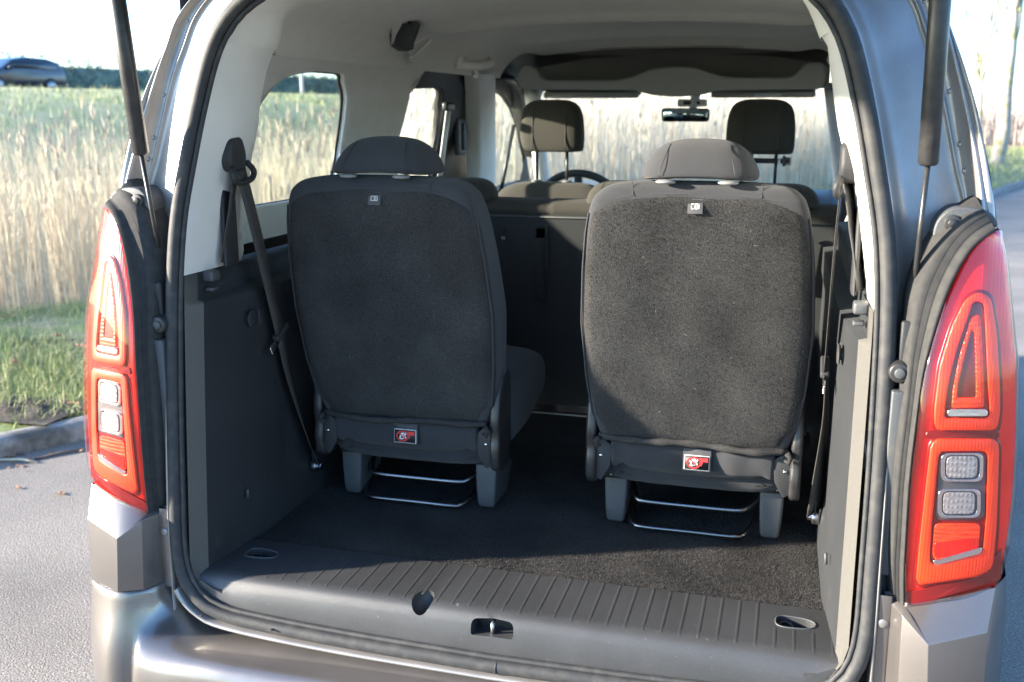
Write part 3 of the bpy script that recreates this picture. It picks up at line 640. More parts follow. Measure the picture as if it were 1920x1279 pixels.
# roof, bonnet, nose
rows = []
for y in list(np.linspace(.30, 2.86, 20)):
    lift = .0 if y < 2.4 else -.10*((y-2.4)/.46)**1.6
    rows.append([(-.745, y, 1.765+lift*.6)]+[(x, y, z+lift) for x, z in ((-.69, 1.82), (-.60, 1.862), (-.4, 1.892), (-.2, 1.903), (0, 1.907), (.2, 1.903), (.4, 1.892), (.6, 1.862), (.69, 1.82))]+[(.745, y, 1.765+lift*.6)])
b.loft(rows, False)
rows = [[(x*k, y, z-.10*(abs(x)/.74)**3) for x in np.linspace(-.78, .78, 13)] for y, z, k in ((3.50, 1.12, 1), (3.75, 1.07, .99), (4.0, .99, .96), (4.2, .90, .90), (4.36, .72, .82), (4.40, .5, .8), (4.38, .25, .8))]
b.loft(rows, False)
b.box((0, 2.3, .20), (.86, 2.0, .04))
b.out('body', paint, car)
for s in (-1, 1):
    for y in (.95, 3.62):
        rings = [[(s*x_, y+r_*math.cos(a), .32+r_*math.sin(a)) for a in np.linspace(0, 2*math.pi, 48, endpoint=False)] for x_, r_ in ((.72, .20), (.70, .28), (.72, .318), (.80, .322), (.89, .318), (.905, .29), (.90, .215), (.885, .21))]
        wh = loft('wheel', rings, tyrem, car)
        q = MB().loft([[(s*x_, y+r_*math.cos(a), .32+r_*math.sin(a)) for a in np.linspace(0, 2*math.pi, 40, endpoint=False)] for x_, r_ in ((.80, .215), (.895, .212), (.89, .19), (.86, .185))])
        for k_ in range(5):
            a = 2*math.pi*k_/5; q.tube([(s*.875, y, .32), (s*.885, y+.19*math.cos(a), .32+.19*math.sin(a))], [.035, .028], 8)
        q.out('rim', rimm, wh)
        MB().loft([[(s*x_, y+r_*math.cos(a), .32+r_*math.sin(a)) for a in np.linspace(-.25, math.pi+.25, 40)] for x_, r_ in ((.90, .345), (.936, .35), (.936, .385), (.92, .39))], False).out('wheel_arch', black_pl, car)
    dm = rbox('door_mirror', (s*1.01, 2.92, 1.18), (.10, .05, .085), paint, car, .035, seg=4)
    rbox('mirror_glass', (s*1.01, 2.868, 1.18), (.082, .003, .065), chrome, dm, .002); MB().tube([(s*.90, 2.95, 1.10), (s*.97, 2.93, 1.13)], .02, 10).out('mirror_arm', black_pl, dm)
# windscreen
rows = [[(x, y+.05*(1-(x/hw)**2), z+.012*(1-(x/hw)**2)) for x in np.linspace(-hw, hw, 15)] for y, z, hw in ((2.90, 1.655, .66), (3.05, 1.53, .69), (3.25, 1.36, .72), (3.50, 1.12, .76))]
loft('windscreen', rows, glass_w, car, closed=False)

# ---- tailgate, raised out of the picture above the opening
P0 = (.30, 1.90); ang = RAD(-8)
def tgp(u, v): return (P0[0]-u*math.cos(ang)-v*math.sin(ang)*-1, P0[1]+v*math.cos(ang)-u*math.sin(ang)*-1)
rows = []
for u, v, hw in ((0, 0, .60), (.1, .03, .68), (.45, .05, .72), (.8, .0, .73), (1.1, -.06, .73), (1.25, -.16, .70)):
    y, z = P0[0]-u*.985, P0[1]+u*.17+v; rows.append([(x, y, z-.05*(abs(x)/hw)**4) for x in np.linspace(-hw, hw, 15)])
tgo = loft('tailgate', rows, paint, car, closed=False, solid=.04)
loft('tailgate_lining', [[(p[0]*.9, p[1], p[2]-.035) for p in r] for r in rows], black_pl, tgo, closed=False, solid=.01)
lintm = mat('lint', (.26, .24, .21), .9)
guide_m = mat('guide_plastic', (.20, .20, .20), .4)
# ---- seats of the third row
def se(n, hw, hd, e=.42, e2=None):
    out = []
    for t in np.linspace(0, 2*math.pi, n, endpoint=False):
        c_, s_ = math.cos(t), math.sin(t); out.append((hw*math.copysign(abs(c_)**e, c_), hd*math.copysign(abs(s_)**(e2 or e), s_)))
    return out
HWZ = ([.80, .87, .91, 1.0, 1.13, 1.25, 1.33, 1.375, 1.40, 1.418, 1.428, 1.434], [.196, .212, .228, .240, .247, .240, .231, .222, .212, .194, .168, .12])
YBZ = ([.80, .87, 1.0, 1.13, 1.27, 1.37, 1.40, 1.42, 1.434], [.448, .430, .398, .368, .334, .311, .307, .313, .335])
YFZ = ([.80, .87, 1.0, 1.13, 1.27, 1.37, 1.40, 1.42, 1.434], [.53, .535, .53, .51, .465, .43, .415, .40, .37])
def hwz(z): return ip(z, *HWZ)*.972
def ybz(z): return ip(z, *YBZ)
def rear_seat(cx, k, belt):
    rr = []
    for z in list(np.linspace(.84, 1.36, 22))+list(np.linspace(1.372, 1.434, 10)):
        hw, yb, yf = hwz(z), ybz(z), ip(z, *YFZ); rr.append([(cx+p, (yb+yf)/2+q*1.0, z) for p, q in se(64, hw, (yf-yb)/2, .20, .26)])
    seat = loft('rear_seat', rr, fabric, car, caps=True, sub=1)
    # carpeted back panel
    V = []; F = []; nu, nv = 41, 50
    for j in range(nv):
        v = j/(nv-1)
        for i in range(nu):
            u = -1+2*i/(nu-1); zt = 1.409-.022*abs(u)**3-.020*abs(u)**12; z = .858+(zt-.858)*v
            hw = hwz(z)*.978-.001-(.006 if z < .9 else 0)
            x = hw*u; y = ybz(z)-.0035+.010*abs(u)**10+.0015*math.sin(x*40+z*9)*math.sin(z*23+x*6)*(1-abs(u)**4)-.002*math.sin(math.pi*v)
            if j == 0 or j == nv-1 or i in (0, nu-1): y += .006
            V.append((cx+x, y, z))
    for j in range(nv-1):
        for i in range(nu-1): a = j*nu+i; F.append((a, a+1, a+nu+1, a+nu))
    n_ = 38000; ii = rng.integers(0, len(F), n_); Va = np.array(V); Fa = np.array(F)[ii]; uu = rng.random((n_, 1)); vv = rng.random((n_, 1))
    P = (Va[Fa[:, 0]]*(1-uu)+Va[Fa[:, 1]]*uu)*(1-vv)+(Va[Fa[:, 3]]*(1-uu)+Va[Fa[:, 2]]*uu)*vv; V0 = V
    V1, F1 = pile(V, F, P, np.array([[0, -1.0, -.15]]), .0032, .00028)
    cp = npmesh('back_carpet', V1, F1, carp_b, seat)
    e = lambda i: [V[j*nu+i] for j in range(nv)]
    b = MB()
    for i in (0, nu-1): b.tube([(p[0]+(.003 if i else -.003), p[1]-.001, p[2]) for p in e(i)[2:]], .0022, 6)
    b.tube([(V[(nv-1)*nu+i][0], V[(nv-1)*nu+i][1]-.001, V[(nv-1)*nu+i][2]+.001) for i in range(nu)], .0018, 6); b.out('piping', fabric, seat)
    for sgn in (-1, 1):   # double seams down the side bolsters, short seams on the shoulders
        for dx in (.0, .007): MB().tube([(cx+sgn*(hwz(z)*.987+dx*.4), ybz(z)+.012+dx, z) for z in np.linspace(.90, 1.33, 20)], .0009, 5).out('seam', blackp, seat)
        MB().tube([(cx+sgn*(.123+.004*t), ybz(1.40)-.001+.016*t, 1.405+.027*t) for t in np.linspace(0, 1, 5)], .0007, 5).out('seam', blackp, seat)
    q = MB()
    for i in range(12 if k else 5):   # lint caught in the pile
        x = rng.uniform(-.85, .85); z = rng.uniform(.89, 1.38); c_ = np.array((cx+x*hwz(z)*.9, ybz(z)-.0085, z)); a_ = rng.uniform(0, 6.28); L_ = rng.uniform(.001, .005); d_ = np.array((math.cos(a_), 0, math.sin(a_)))*L_; n_2 = np.array((-d_[2], 0, d_[0]))*rng.uniform(-.5, .5)
        q.tube([c_-d_, c_+n_2, c_+d_], .00022, 4)
    tag(q.out('lint', lintm, seat), kind='stuff')
    # rolled hem along the carpet's lower edge
    b = MB(); b.tube([(cx+x, .423+.004*math.sin(x*30+k)+.012*(abs(x)/.2)**6, .8585+.004*math.sin(x*14+k*2)+.004*(abs(x)/.2)**4) for x in np.linspace(-.203, .203, 30)], [.0075+.0015*math.sin(i*1.3+k) for i in range(30)], 10)
    for sgn in (-1, 1):
        b.tube([(cx+sgn*.203, .430, .857), (cx+sgn*.211, .424, .849), (cx+sgn*.207, .423, .838), (cx+sgn*.199, .428, .842)], [.007, .006, .005, .004], 8)
    b.out('hem', carp_b, seat)
    # fabric lower band with folds
    rr = []
    for x in np.linspace(-.178, .178, 44):
        f = .0035*math.sin(x*38+k)+.002*math.sin(x*90+k*3); sag = .014*(1-(abs(x)/.178)**2)
        zl = .783-.006*math.cos(x*12)+.010*ss((abs(x)-.13)/.03)-.012*ss((abs(x)-.15)/.02)
        rr.append([(cx+x, .470, .858), (cx+x, .440+f*.3, .852), (cx+x, .438+f, .836), (cx+x, .441+f*.6, .815), (cx+x, .447+f*.8, .795), (cx+x, .458, zl), (cx+x, .50, zl+.004), (cx+x, .53, zl+.03)])
    loft('lower_band', rr, fabric, seat, closed=True, caps=True)
    # hinge plates at both ends, with rivets
    for sgn in (-1, 1):
        pl = [(.425, .868), (.432, .832), (.424, .80), (.430, .752), (.458, .738), (.515, .738), (.540, .80), (.535, .955), (.515, .985), (.478, .980), (.438, .930)]
        pl = [(0, *p) for p in pl]; pl = rpoly(pl, .012, 4)
        q = MB().prism([(cx+sgn*.211, p[1]+.006, p[2]) for p in pl], (sgn*.024, 0, 0)); hp = q.out('hinge_cover', strutm, seat, bevel=.009, bseg=5)
        pz = [(cx+sgn*x, .4445, z) for x, z in ((.176, .835), (.199, .852), (.214, .845), (.215, .760), (.200, .750), (.180, .785))]
        MB().prism(rpoly(pz, .004, 3), (0, .012, 0)).out('end_plate', black_pl, seat, bevel=.002)
        MB().ell((cx+sgn*.201, .443, .811), (.0045, .003, .0045), 12, 8).out('rivet', chrome, seat)
        # foot: tapered plastic leg cover
        lx = cx+sgn*.177
        prof_ = [(.622, .018, .000, .11), (.630, .0215, -.004, .115), (.66, .024, -.005, .125), (.70, .0262, -.004, .14), (.738, .0272, -.002, .155)]
        rr = [[(lx-w_, .520+d0+.004, z), (lx-w_+.004, .520+d0, z), (lx+w_-.004, .520+d0, z), (lx+w_, .520+d0+.004, z), (lx+w_, .520+dd, z), (lx-w_, .520+dd, z)] for z, w_, d0, dd in prof_]
        rr[-1] = rr[-1][:4]+[(p[0], p[1]-.09, p[2]) for p in rr[-1][4:]]
        lg = loft('leg', rr, grey_pl, seat, caps=True, bevel=.003, bseg=3)
        rbox('leg_bracket', (lx, .545, .752), (.030, .035, .020), blackp, seat, .006)
        q = MB()
        for dx in (-.011, .011): q.ell((lx+dx, .513, .742), (.0045, .004, .003), 10, 6)
        q.out('leg_bolt', chrome, lg)
    MB().box((cx, .56, .775), (.165, .08, .020)).out('under_frame', blackp, seat, bevel=.006)
    q = MB()
    for x0 in (-.10, .03): q.tube([(cx+x0, .49, .757), (cx+x0+.075, .485, .752)], .0018, 6)
    q.out('spring_wire', steel, seat)
    # chromed tube loops between the feet
    up_ = cr([(cx-.150, .64, .72), (cx-.148, .585, .697), (cx-.132, .542, .679), (cx-.110, .532, .676), (cx, .532, .675), (cx+.095, .532, .676), (cx+.120, .540, .679), (cx+.148, .580, .697), (cx+.150, .64, .72)], 44)
    lo_ = cr([(cx-.152, .66, .66), (cx-.148, .56, .634), (cx-.132, .505, .629), (cx-.108, .494, .6275), (cx, .494, .6275), (cx+.095, .494, .6275), (cx+.118, .505, .629), (cx+.138, .56, .640), (cx+.150, .66, .665)], 44)
    MB().tube(up_, .0080, 12).out('tube_frame', dsteel, seat); MB().tube(lo_, .0062, 12).out('tube_frame', dsteel, seat)
    # cushion
    rr = []
    for y in np.linspace(.47, .985, 16):
        t = (y-.47)/.515; rd = .055*ss((t-.86)/.14); zt = .935+.012*math.sin(t*3)-rd*.9; zl = .735+.05*ss((t-.5)/.4)+.03*ss((t-.86)/.14); hw = .228-.018*ss((t-.86)/.14)
        rr.append([(cx+p, y, (zt+zl)/2+q) for p, q in se(40, hw, (zt-zl)/2, .42, .5)])
    cu = loft('seat_cushion', rr, fabric, seat, caps=True, sub=1)
    q = MB()
    for dx in np.linspace(-.13, .13, 6): q.tube([(cx+dx, y, .9385+.012*math.sin((y-.47)/.515*3)) for y in np.linspace(.56, .88, 8)], .0012, 5)
    q.out('seam', blackp, cu)
    # headrest
    rr = []
    for z, hw, y0, y1 in ((1.4375, .100, .312, .47), (1.4385, .112, .304, .478), (1.446, .1165, .303, .48), (1.46, .113, .308, .478), (1.475, .105, .317, .470), (1.49, .094, .329, .458), (1.502, .080, .343, .442), (1.510, .062, .358, .425), (1.514, .038, .372, .41), (1.515, .015, .385, .40)):
        rr.append([(cx+p*(1.0), (y0+y1)/2+q, z-.0035*(p/.11)**2+(.003*(1-(p/.11)**2) if z < 1.44 else 0)) for p, q in se(52, hw, (y1-y0)/2, .55, .62)])
    hr = loft('headrest', rr, fabric, seat, caps=True, sub=1)
    q = MB()
    q.tube([(cx+x, .3035+.02*(abs(x)/.11)**4, 1.442+.003*math.cos(x*20)) for x in np.linspace(-.108, .108, 26)], .0016, 6)
    for sgn in (-1, 1): q.tube([(cx+sgn*(.074-.016*t), .302+.055*t*t+.003*(1-t)-.0005, 1.443+.062*t) for t in np.linspace(0, 1, 12)], .0007, 5)
    q.out('seam', blackp, hr)
    for sgn in (-1, 1):
        MB().ell((cx+sgn*.060, .308, 1.4335), (.020, .014, .0050), 18, 8).out('headrest_guide', guide_m, seat)
        MB().tube([(cx+sgn*.060, .335, 1.42), (cx+sgn*.060, .340, 1.45)], .0055, 10).out('headrest_post', steel, seat)
    # woven booklet tag
    tz = 1.400-.0125; ty = ybz(tz)-.0052; tx = cx+.000
    Rt = rot('X', RAD(-13))
    tg_ = rbox('booklet_tag', (tx, ty, tz), (.0145, .0007, .0145), tagm, seat, .0005, Rt)
    q = MB(); d = lambda x, z, hx, hz: q.box(np.array((tx, ty, tz))+Rt@np.array((x, -.0009, z)), (hx, .0003, hz), Rt)
    d(-.0072, 0, .0006, .0048); d(.0072, 0, .0006, .0048); d(0, 0, .0007, .0050); d(-.0036, .0047, .0036, .0006); d(.0036, .0047, .0036, .0006); d(-.0036, -.0047, .0036, .0006); d(.0036, -.0047, .0036, .0006); d(.0038, -.0008, .0007, .0024); d(.0038, .0027, .0007, .0007)
    q.out('booklet_mark', whitep, tg_)
    # warning label: no-hand-near-seat pictogram in red and white
    wx, wz = cx+.004+.01*k, .817; wy = .4345; Rw = rot('X', RAD(-4)) @ rot('Y', RAD(0))
    tb = rbox('label_tape', (wx, wy+.001, wz+.006), (.0305, .0014, .025), tagm, seat, .001, Rw)
    lb = rbox('warning_label', (wx, wy-.001, wz), (.0275, .0012, .0165), whitep, seat, .001, Rw)
    P_ = lambda x, z, y=-.0026: np.array((wx, wy, wz))+Rw@np.array((x, y, z))
    MB().box(P_(0, 0), (.0262, .0004, .0152), Rw).out('label_field', blackp, lb)
    q = MB(); rg = lambda cx_, cz_, r0_, r1_, y: q.loft([[P_(cx_+r_*math.cos(a), cz_+r_*.86*math.sin(a), y) for a in np.linspace(0, 2*math.pi, 28, endpoint=False)] for r_ in (r0_, r1_)])
    rg(-.0065, .0, .0125, .0155, -.0034)
    q.add([P_(.004, .012, -.0034), P_(.024, .0125, -.0034), P_(.024, .0035, -.0034), P_(.0135, .0035, -.0034), (P_(.0105, -.006, -.0034)), P_(.006, -.004, -.0034)], [(0, 1, 2, 3, 4, 5)])
    q.add([P_(-.0165, .0075, -.0038), P_(-.0145, .0095, -.0038), P_(.0035, -.0080, -.0038), P_(.0015, -.0100, -.0038)], [(0, 1, 2, 3)])
    q.out('red_mark', redp, lb)
    q = MB()
    for (x, z, hx, hz, a) in ((-.012, -.003, .0016, .0050, .2), (-.009, -.0065, .0045, .0014, 0), (-.005, -.001, .0018, .0055, -.5), (-.004, .0065, .0025, .0022, 0), (.0005, .004, .0016, .0040, .5), (-.0085, .006, .0020, .0018, .3), (.001, -.003, .0018, .0022, 0)):
        q.box(P_(x, z, -.0031), (hx, .0003, hz), Rw @ rot('Y', a))
    q.out('white_mark', whitep, lb)
    return seat
rear_seat(-.3365, 0, 1); s2 = rear_seat(.3365, 1, 1)

# ---- seat belts of the third row
def ribbon(path, wv, th, w_=None):
    P = [np.array(p, float) for p in path]; rings = []
    for i, p in enumerate(P):
        t = P[min(i+1, len(P)-1)]-P[max(i-1, 0)]; t /= np.linalg.norm(t); u = np.array(wv[i] if hasattr(wv[0], '__len__') else wv, float); u -= t*np.dot(u, t); u /= np.linalg.norm(u); n = np.cross(t, u)
        h_ = (w_[i] if w_ is not None else .0235)
        rings.append([p+u*h_+n*th, p-u*h_+n*th, p-u*h_-n*th, p+u*h_-n*th])
    return rings
for s in (-1, 1):
    # visible strand hanging from the guide down to the anchor, with the tongue on it
    A1 = np.array((.600, .215, 1.452)); T1 = np.array((.600, .348, 1.070)); B1 = np.array((.607, .508, .700))
    path = cr([A1, A1*.7+T1*.3+np.array((-.002, 0, 0)), T1], 14); up = [(.25, .97, .25)]*14
    bl = loft('seat_belt', [sx(s, r) for r in ribbon(path, (.10, 1, .2), .0009)], webb, car, caps=True)
    path = cr([T1+np.array((.004, .01, -.01)), (.610, .40, .95), (.608, .46, .80), B1], 16)
    loft('lap_strand', [sx(s, r) for r in ribbon(path, [(.10+.5*t, 1-.4*t, .2) for t in np.linspace(0, 1, 16)], .0012)], webb, bl, caps=True)
    q = MB().box((s*T1[0], T1[1]+.002, T1[2]+.002), (.009, .030, .007), rot('X', RAD(25)*1)); q.out('tongue_cover', black_pl, bl, bevel=.004, bseg=3)
    MB().box((s*(T1[0]-.002), T1[1]-.032, T1[2]-.022), (.0015, .020, .010), rot('X', RAD(30))).out('tongue', chrome, bl, bevel=.002)
    # guide: housing on the pillar, loop under it
    g = [(.612, .185, 1.50), (.612, .23, 1.505), (.612, .245, 1.47), (.612, .240, 1.435), (.612, .19, 1.432), (.612, .175, 1.46)]
    q = MB().prism(rpoly([(s*(p[0]+.012), p[1]-.005, p[2]+.012) for p in g], .012, 4), (-s*.030, 0, 0)); q.out('guide_cover', black_pl, bl, bevel=.008, bseg=4)
    q = MB().tube(cr([(s*.598, .185, 1.455), (s*.590, .170, 1.44), (s*.592, .185, 1.425), (s*.596, .225, 1.422), (s*.598, .262, 1.43), (s*.600, .270, 1.445), (s*.603, .25, 1.462)], 26), .0065, 10); q.out('guide_loop', black_pl, bl)
    # second strand running down into the pillar slot
    x_ = lambda y, z: XI(y, z)-.008
    path = [(x_(.215, z), .215-.01*(1.43-z)/.2, z) for z in np.linspace(1.445, 1.255, 8)]
    loft('retractor_strand', [sx(s, r) for r in ribbon(path, (.35, 1, 0), .0012)], webb, bl, caps=True)
    rbox('slot_trim', (s*(x_(.21, 1.34)+.003), .214, 1.345), (.005, .027, .10), black_pl, bl, .006)
    # anchor
    MB().tube([(s*.616, .508, .690), (s*.602, .508, .690)], .017, 20).out('anchor_plate', steel, bl, bevel=.002)
    q = MB().tube([(s*.604, .508, .690), (s*.592, .508, .690)], .0095, 6); q.out('anchor_bolt', chrome, bl, bevel=.001)
    q = MB().prism([(s*.609, .49, .735), (s*.609, .526, .735), (s*.609, .522, .682), (s*.609, .494, .682)], (-s*.003, 0, 0)); q.out('anchor_tab', black_pl, bl, bevel=.001)

# ---- second row: one-piece bench back
bp = []
for z in (.63, .75, 1.0, 1.2, 1.243, 1.252): bp.append([(x, 1.352+.03*(1.25-z)*0-.10*(z-1.25)*.6, z) for x in np.linspace(-.64, .64, 50)])
bench = loft('bench_seat', bp+[[(x, 1.48, 1.252) for x in np.linspace(-.64, .64, 50)], [(x, 1.48, .63) for x in np.linspace(-.64, .64, 50)]], black_pl, car, closed=False, caps=False)
rr = []
for x in np.linspace(-.645, .645, 120):
    dip = .006*math.exp(-((x+.215)/.006)**2)+.006*math.exp(-((x-.215)/.006)**2)+.004*math.exp(-((x+.40)/.005)**2)+.004*math.exp(-((x-.40)/.005)**2)+.004*math.exp(-(x/.005)**2)
    rr.append([(x, 1.352+.05*math.cos(a)*-1+.05+dip*(math.cos(a) > 0), 1.268+(.033-dip)*math.sin(a)) for a in np.linspace(-1.2, math.pi+1.2, 18)])
loft('bench_top', rr, fabric_w, bench, closed=True, caps=True)
q = MB().box((0, 1.350, 1.246), (.64, .002, .0022)); q.out('bench_edge', grey_pl, bench)
q = MB(); rec = []
for x, z, hx, hz in ((-.36, 1.19, .012, .022), (-.235, 1.10, .016, .12), (-.075, 1.185, .022, .020), (.17, 1.185, .022, .020), (.36, 1.19, .012, .022), (-.235, 1.195, .020, .018)):
    MB().box((x, 1.358, z), (hx, .004, hz)).out('bench_slot_shade', void, bench, bevel=.003)  # solid dark boxes painting the shade of the slots
q = MB()
q = MB(); q.box((-.215, 1.352, 1.15), (.003, .004, .07)); q.out('bench_latch', fabric_w, bench, bevel=.002)
q = MB(); q.box((-.075, 1.350, 1.166), (.020, .004, .003)); q.box((-.355, 1.35, 1.175), (.006, .004, .006)); q.out('latch_tab', steel, bench, bevel=.001)
for k_, x0 in enumerate((-.492, .008, .492)):
    rr = []
    hh = [(1.288, .098, .0), (1.292, .104, .0), (1.31, .103, .004), (1.33, .094, .010), (1.345, .080, .018), (1.354, .060, .026), (1.358, .03, .034)]
    for z, hw, d in hh: rr.append([(x0+p, 1.395+.06*0+q_+d, z) for p, q_ in se(36, hw, .058-d, .5, .6)])
    hb = loft('bench_headrest', rr, fabric_w, bench, caps=True, sub=1)
    q = MB()
    for sgn in (-1, 1): q.tube([(x0+sgn*(.066-.02*t), 1.336+.030*t*t, 1.295+.058*t) for t in np.linspace(0, 1, 8)], .0016, 5)
    q.out('seam', blackp, hb)
# right-hand end of the bench: buckle stalks and hand strap
for s in (-1, 1):
    q = MB().tube(cr([(s*.575, 1.34, 1.20), (s*.560, 1.325, 1.215), (s*.545, 1.325, 1.20), (s*.540, 1.33, 1.13), (s*.545, 1.34, 1.05)], 20), .006, 8); q.out('release_strap', grey_pl, bench)
    # lined step beside the bench and wheel-arch box
    rbox('side_box', (s*.635, 1.75, .90), (.07, .36, .22), black_pl, car, .02)

# ---- front seats
for s in (-1, 1):
    cx = s*.391; rr = []
    for z, hw, y0, y1 in ((.70, .23, 2.00, 2.16), (.9, .25, 2.02, 2.18), (1.1, .25, 2.06, 2.21), (1.22, .235, 2.09, 2.22), (1.27, .20, 2.105, 2.22), (1.292, .15, 2.12, 2.21), (1.298, .08, 2.14, 2.19)):
        rr.append([(cx+p, (y0+y1)/2+q, z) for p, q in se(40, hw, (y1-y0)/2, .4)])
    fs = loft('front_seat', rr, fabric_w, car, caps=True, sub=1)
    rr = []
    for z, hw, y0, y1 in ((1.412, .108, 2.125, 2.20), (1.415, .118, 2.112, 2.215), (1.43, .1235, 2.105, 2.222), (1.50, .1235, 2.10, 2.222), (1.56, .118, 2.104, 2.21), (1.588, .104, 2.114, 2.20), (1.603, .082, 2.128, 2.185), (1.610, .05, 2.142, 2.17)):
        rr.append([(cx+p, (y0+y1)/2+q, z) for p, q in se(48, hw, (y1-y0)/2, .42, .55)])
    hr = loft('headrest', rr, fabric_w, fs, caps=True, sub=1)
    for sgn in (-1, 1): MB().tube([(cx+sgn*(.064), 2.1025+(.004 if z < 1.43 else 0)+.30*max(z-1.56, 0)**1.2*1.6, z) for z in np.linspace(1.418, 1.585, 12)], .0017, 5).out('seam', blackp, hr)
    q = MB()
    for sgn in (-1, 1):
        MB().tube([(cx+sgn*.060, 2.16, 1.28), (cx+sgn*.060, 2.16, 1.43)], .0062, 10).out('headrest_post', strutm, fs)
        MB().ell((cx+sgn*.060, 2.155, 1.30), (.022, .018, .006)).out('headrest_guide', guide_m, fs)

# ---- dashboard, steering wheel
rr = []
for x in np.linspace(-.72, .72, 30):
    b_ = .022*math.exp(-((x+.37)/.20)**4)
    rr.append([(x, 2.80, .75), (x, 2.80, 1.10), (x, 2.83, 1.17), (x, 2.90, 1.205+b_), (x, 3.02, 1.225+b_), (x, 3.25, 1.205), (x, 3.46, 1.10), (x, 3.46, .75)])
dash = loft('dashboard', rr, mat('dash_plastic_reflect', (.14, .155, .175), .42, bump=.15, bscale=900, rvar=.06), car, caps=True)  # bluish reflection on the dash is put into its lightened base colour
rbox('air_vent', (.62, 2.825, 1.15), (.07, .03, .028), black_pl, dash, .01); rbox('air_vent', (-.62, 2.825, 1.15), (.07, .03, .028), black_pl, dash, .01)
rbox('screen', (0, 2.79, 1.16), (.11, .01, .055), blackp, dash, .006)
cw = np.array((-.372, 2.63, 1.145)); Rr = rot('X', RAD(-66))
q = MB(); ring_ = [cw+Rr@np.array((.186*math.cos(a), .178*math.sin(a), 0)) for a in np.linspace(0, 2*math.pi, 49)]
q.tube(ring_, .0165, 12); 
for a in (math.pi*.0, math.pi, -math.pi/2): q.tube([cw, cw+Rr@np.array((.18*math.cos(a), .172*math.sin(a), 0))], [.03, .016], 8)
q.ell(cw, (.07, .04, .06)); q.out('steering_wheel', black_pl if 0 else grey_pl, dash)

# ---- headliner: side rails, ridged ceiling, rear collar
def cz(y):
    return -.026*math.exp(-((y-1.28)/.05)**2)+.020*ss((y-1.28)/.22)-.024*math.exp(-((y-2.20)/.07)**2)-.05*ss((y-2.15)/.35)
CS = [(.690, 1.697), (.676, 1.725), (.650, 1.757), (.615, 1.785), (.570, 1.803), (.52, 1.812), (.44, 1.822), (.3, 1.832), (.15, 1.838), (0, 1.840)]
CSr = cr(CS, 34)
def csec(y, off=0):
    h_ = [(p[0], y, p[1]+cz(y)*ss((.60-p[0])/.12)) for p in CSr]; return h_+[(-p[0], p[1], p[2]) for p in h_[-2::-1]]
up0 = cr([p for p in L0 if p[1] > 1.69][::1] if 0 else [(.560, 1.697), (.548, 1.72), (.513, 1.755), (.455, 1.785), (.35, 1.805), (.18, 1.815), (0, 1.818)], 34)
c0 = [(p[0]+.001, Ys(p[1])-.004, p[1]+.001) for p in up0]; c0 = c0+[(-p[0], p[1], p[2]) for p in c0[-2::-1]]
t0 = csec(.56); rings = [c0]
for t in (.06, .14, .24, .36, .5, .65, .8, .93):
    R1 = []
    for p, q_ in zip(c0, t0):
        p = np.array(p); q_ = np.array(q_); e = p+(q_-p)*np.array((ss(t), t, ss(t)**.8)); e[2] -= .006*math.sin(math.pi*t)
        e0 = (c0[0][0]+(t0[0][0]-c0[0][0])*ss(t)); e[0] += (1 if e[0] > 0 else -1)*(XI(e[1], 1.699)-e0)*ss((1.80-e[2])/.09); R1.append(tuple(e))
    rings.append(R1)
hl = loft('headliner', rings+[csec(y) for y in np.linspace(.56, 2.46, 60)], headl, car, closed=False)
loft('tailgate_collar', [c0]+rings[1:4], trim, hl, closed=False) if 0 else None
# grooves along the rail and pillar top seam
for s in (-1, 1):
    MB().tube([(s*(XI(y, 1.698)-.0005), y, 1.6985) for y in np.linspace(.36, 2.36, 40)], .0016, 5).out('rail_seam', blackp, hl)
    # grab handle
    hy, hz = 1.88, 1.765
    q = MB().tube(cr([(s*.670, 1.86, 1.735), (s*.640, 1.865, 1.728), (s*.622, 1.90, 1.726), (s*.615, 2.00, 1.734), (s*.618, 2.10, 1.744), (s*.640, 2.13, 1.757), (s*.665, 2.14, 1.762)], 24), .014, 10)
    q.box((s*.660, 1.865, 1.738), (.010, .03, .024)); q.box((s*.652, 2.13, 1.762), (.010, .03, .022)); q.out('grab_handle', trim, hl)
    q = MB().tube(cr([(s*.660, 2.00, 1.730), (s*.645, 2.005, 1.705), (s*.645, 2.01, 1.69), (s*.660, 2.015, 1.695)], 12), .006, 8); q.out('coat_hook', trim, hl)
    q = MB().tube(cr([(s*.655, 1.33, 1.740), (s*.632, 1.34, 1.772), (s*.610, 1.37, 1.789), (s*.607, 1.41, 1.785), (s*.632, 1.40, 1.760), (s*.656, 1.37, 1.730)], 30, True), .0045, 8); q.out('belt_eyelet', trim, hl)
# black belt pouch clipped to the rail, metal tongue hanging under it
def onwall(px, py): 
    best = None
    for X in np.linspace(-.70, -.54, 80):
        p = atx(px, py, X); d = abs(abs(p[0])-float(np.interp(p[2], CSr[:, 1], CSr[:, 0])))
        if best is None or d < best[0]: best = (d, p)
    return best[1]
pts = [onwall(px, py) for px, py in ((738, 52), (748, 44), (758, 55), (762, 40), (768, 44), (764, 60), (758, 78), (756, 92), (744, 96), (731, 88), (728, 66))]
q = MB().prism([p+np.array((.004, 0, 0)) for p in pts], (.032, -.005, -.002)); bpch = q.out('belt_clip', black_pl, hl, bevel=.002, bseg=2)
pts = [onwall(px, py) for px, py in ((734, 48), (744, 33), (758, 36), (768, 48), (764, 64), (758, 92), (740, 99), (732, 90))]
q = MB().prism([p+np.array((.0, 0, 0)) for p in pts], (.006, 0, 0)); q.out('clip_base', trim, bpch, bevel=.003)
p0, p1 = onwall(750, 92), onwall(762, 119)
q = MB().tube([p0+np.array((.02, 0, 0)), (p0+p1)/2+np.array((.022, 0, 0)), p1+np.array((.015, 0, 0))], .0042, 8); q.out('tongue', chrome, bpch)
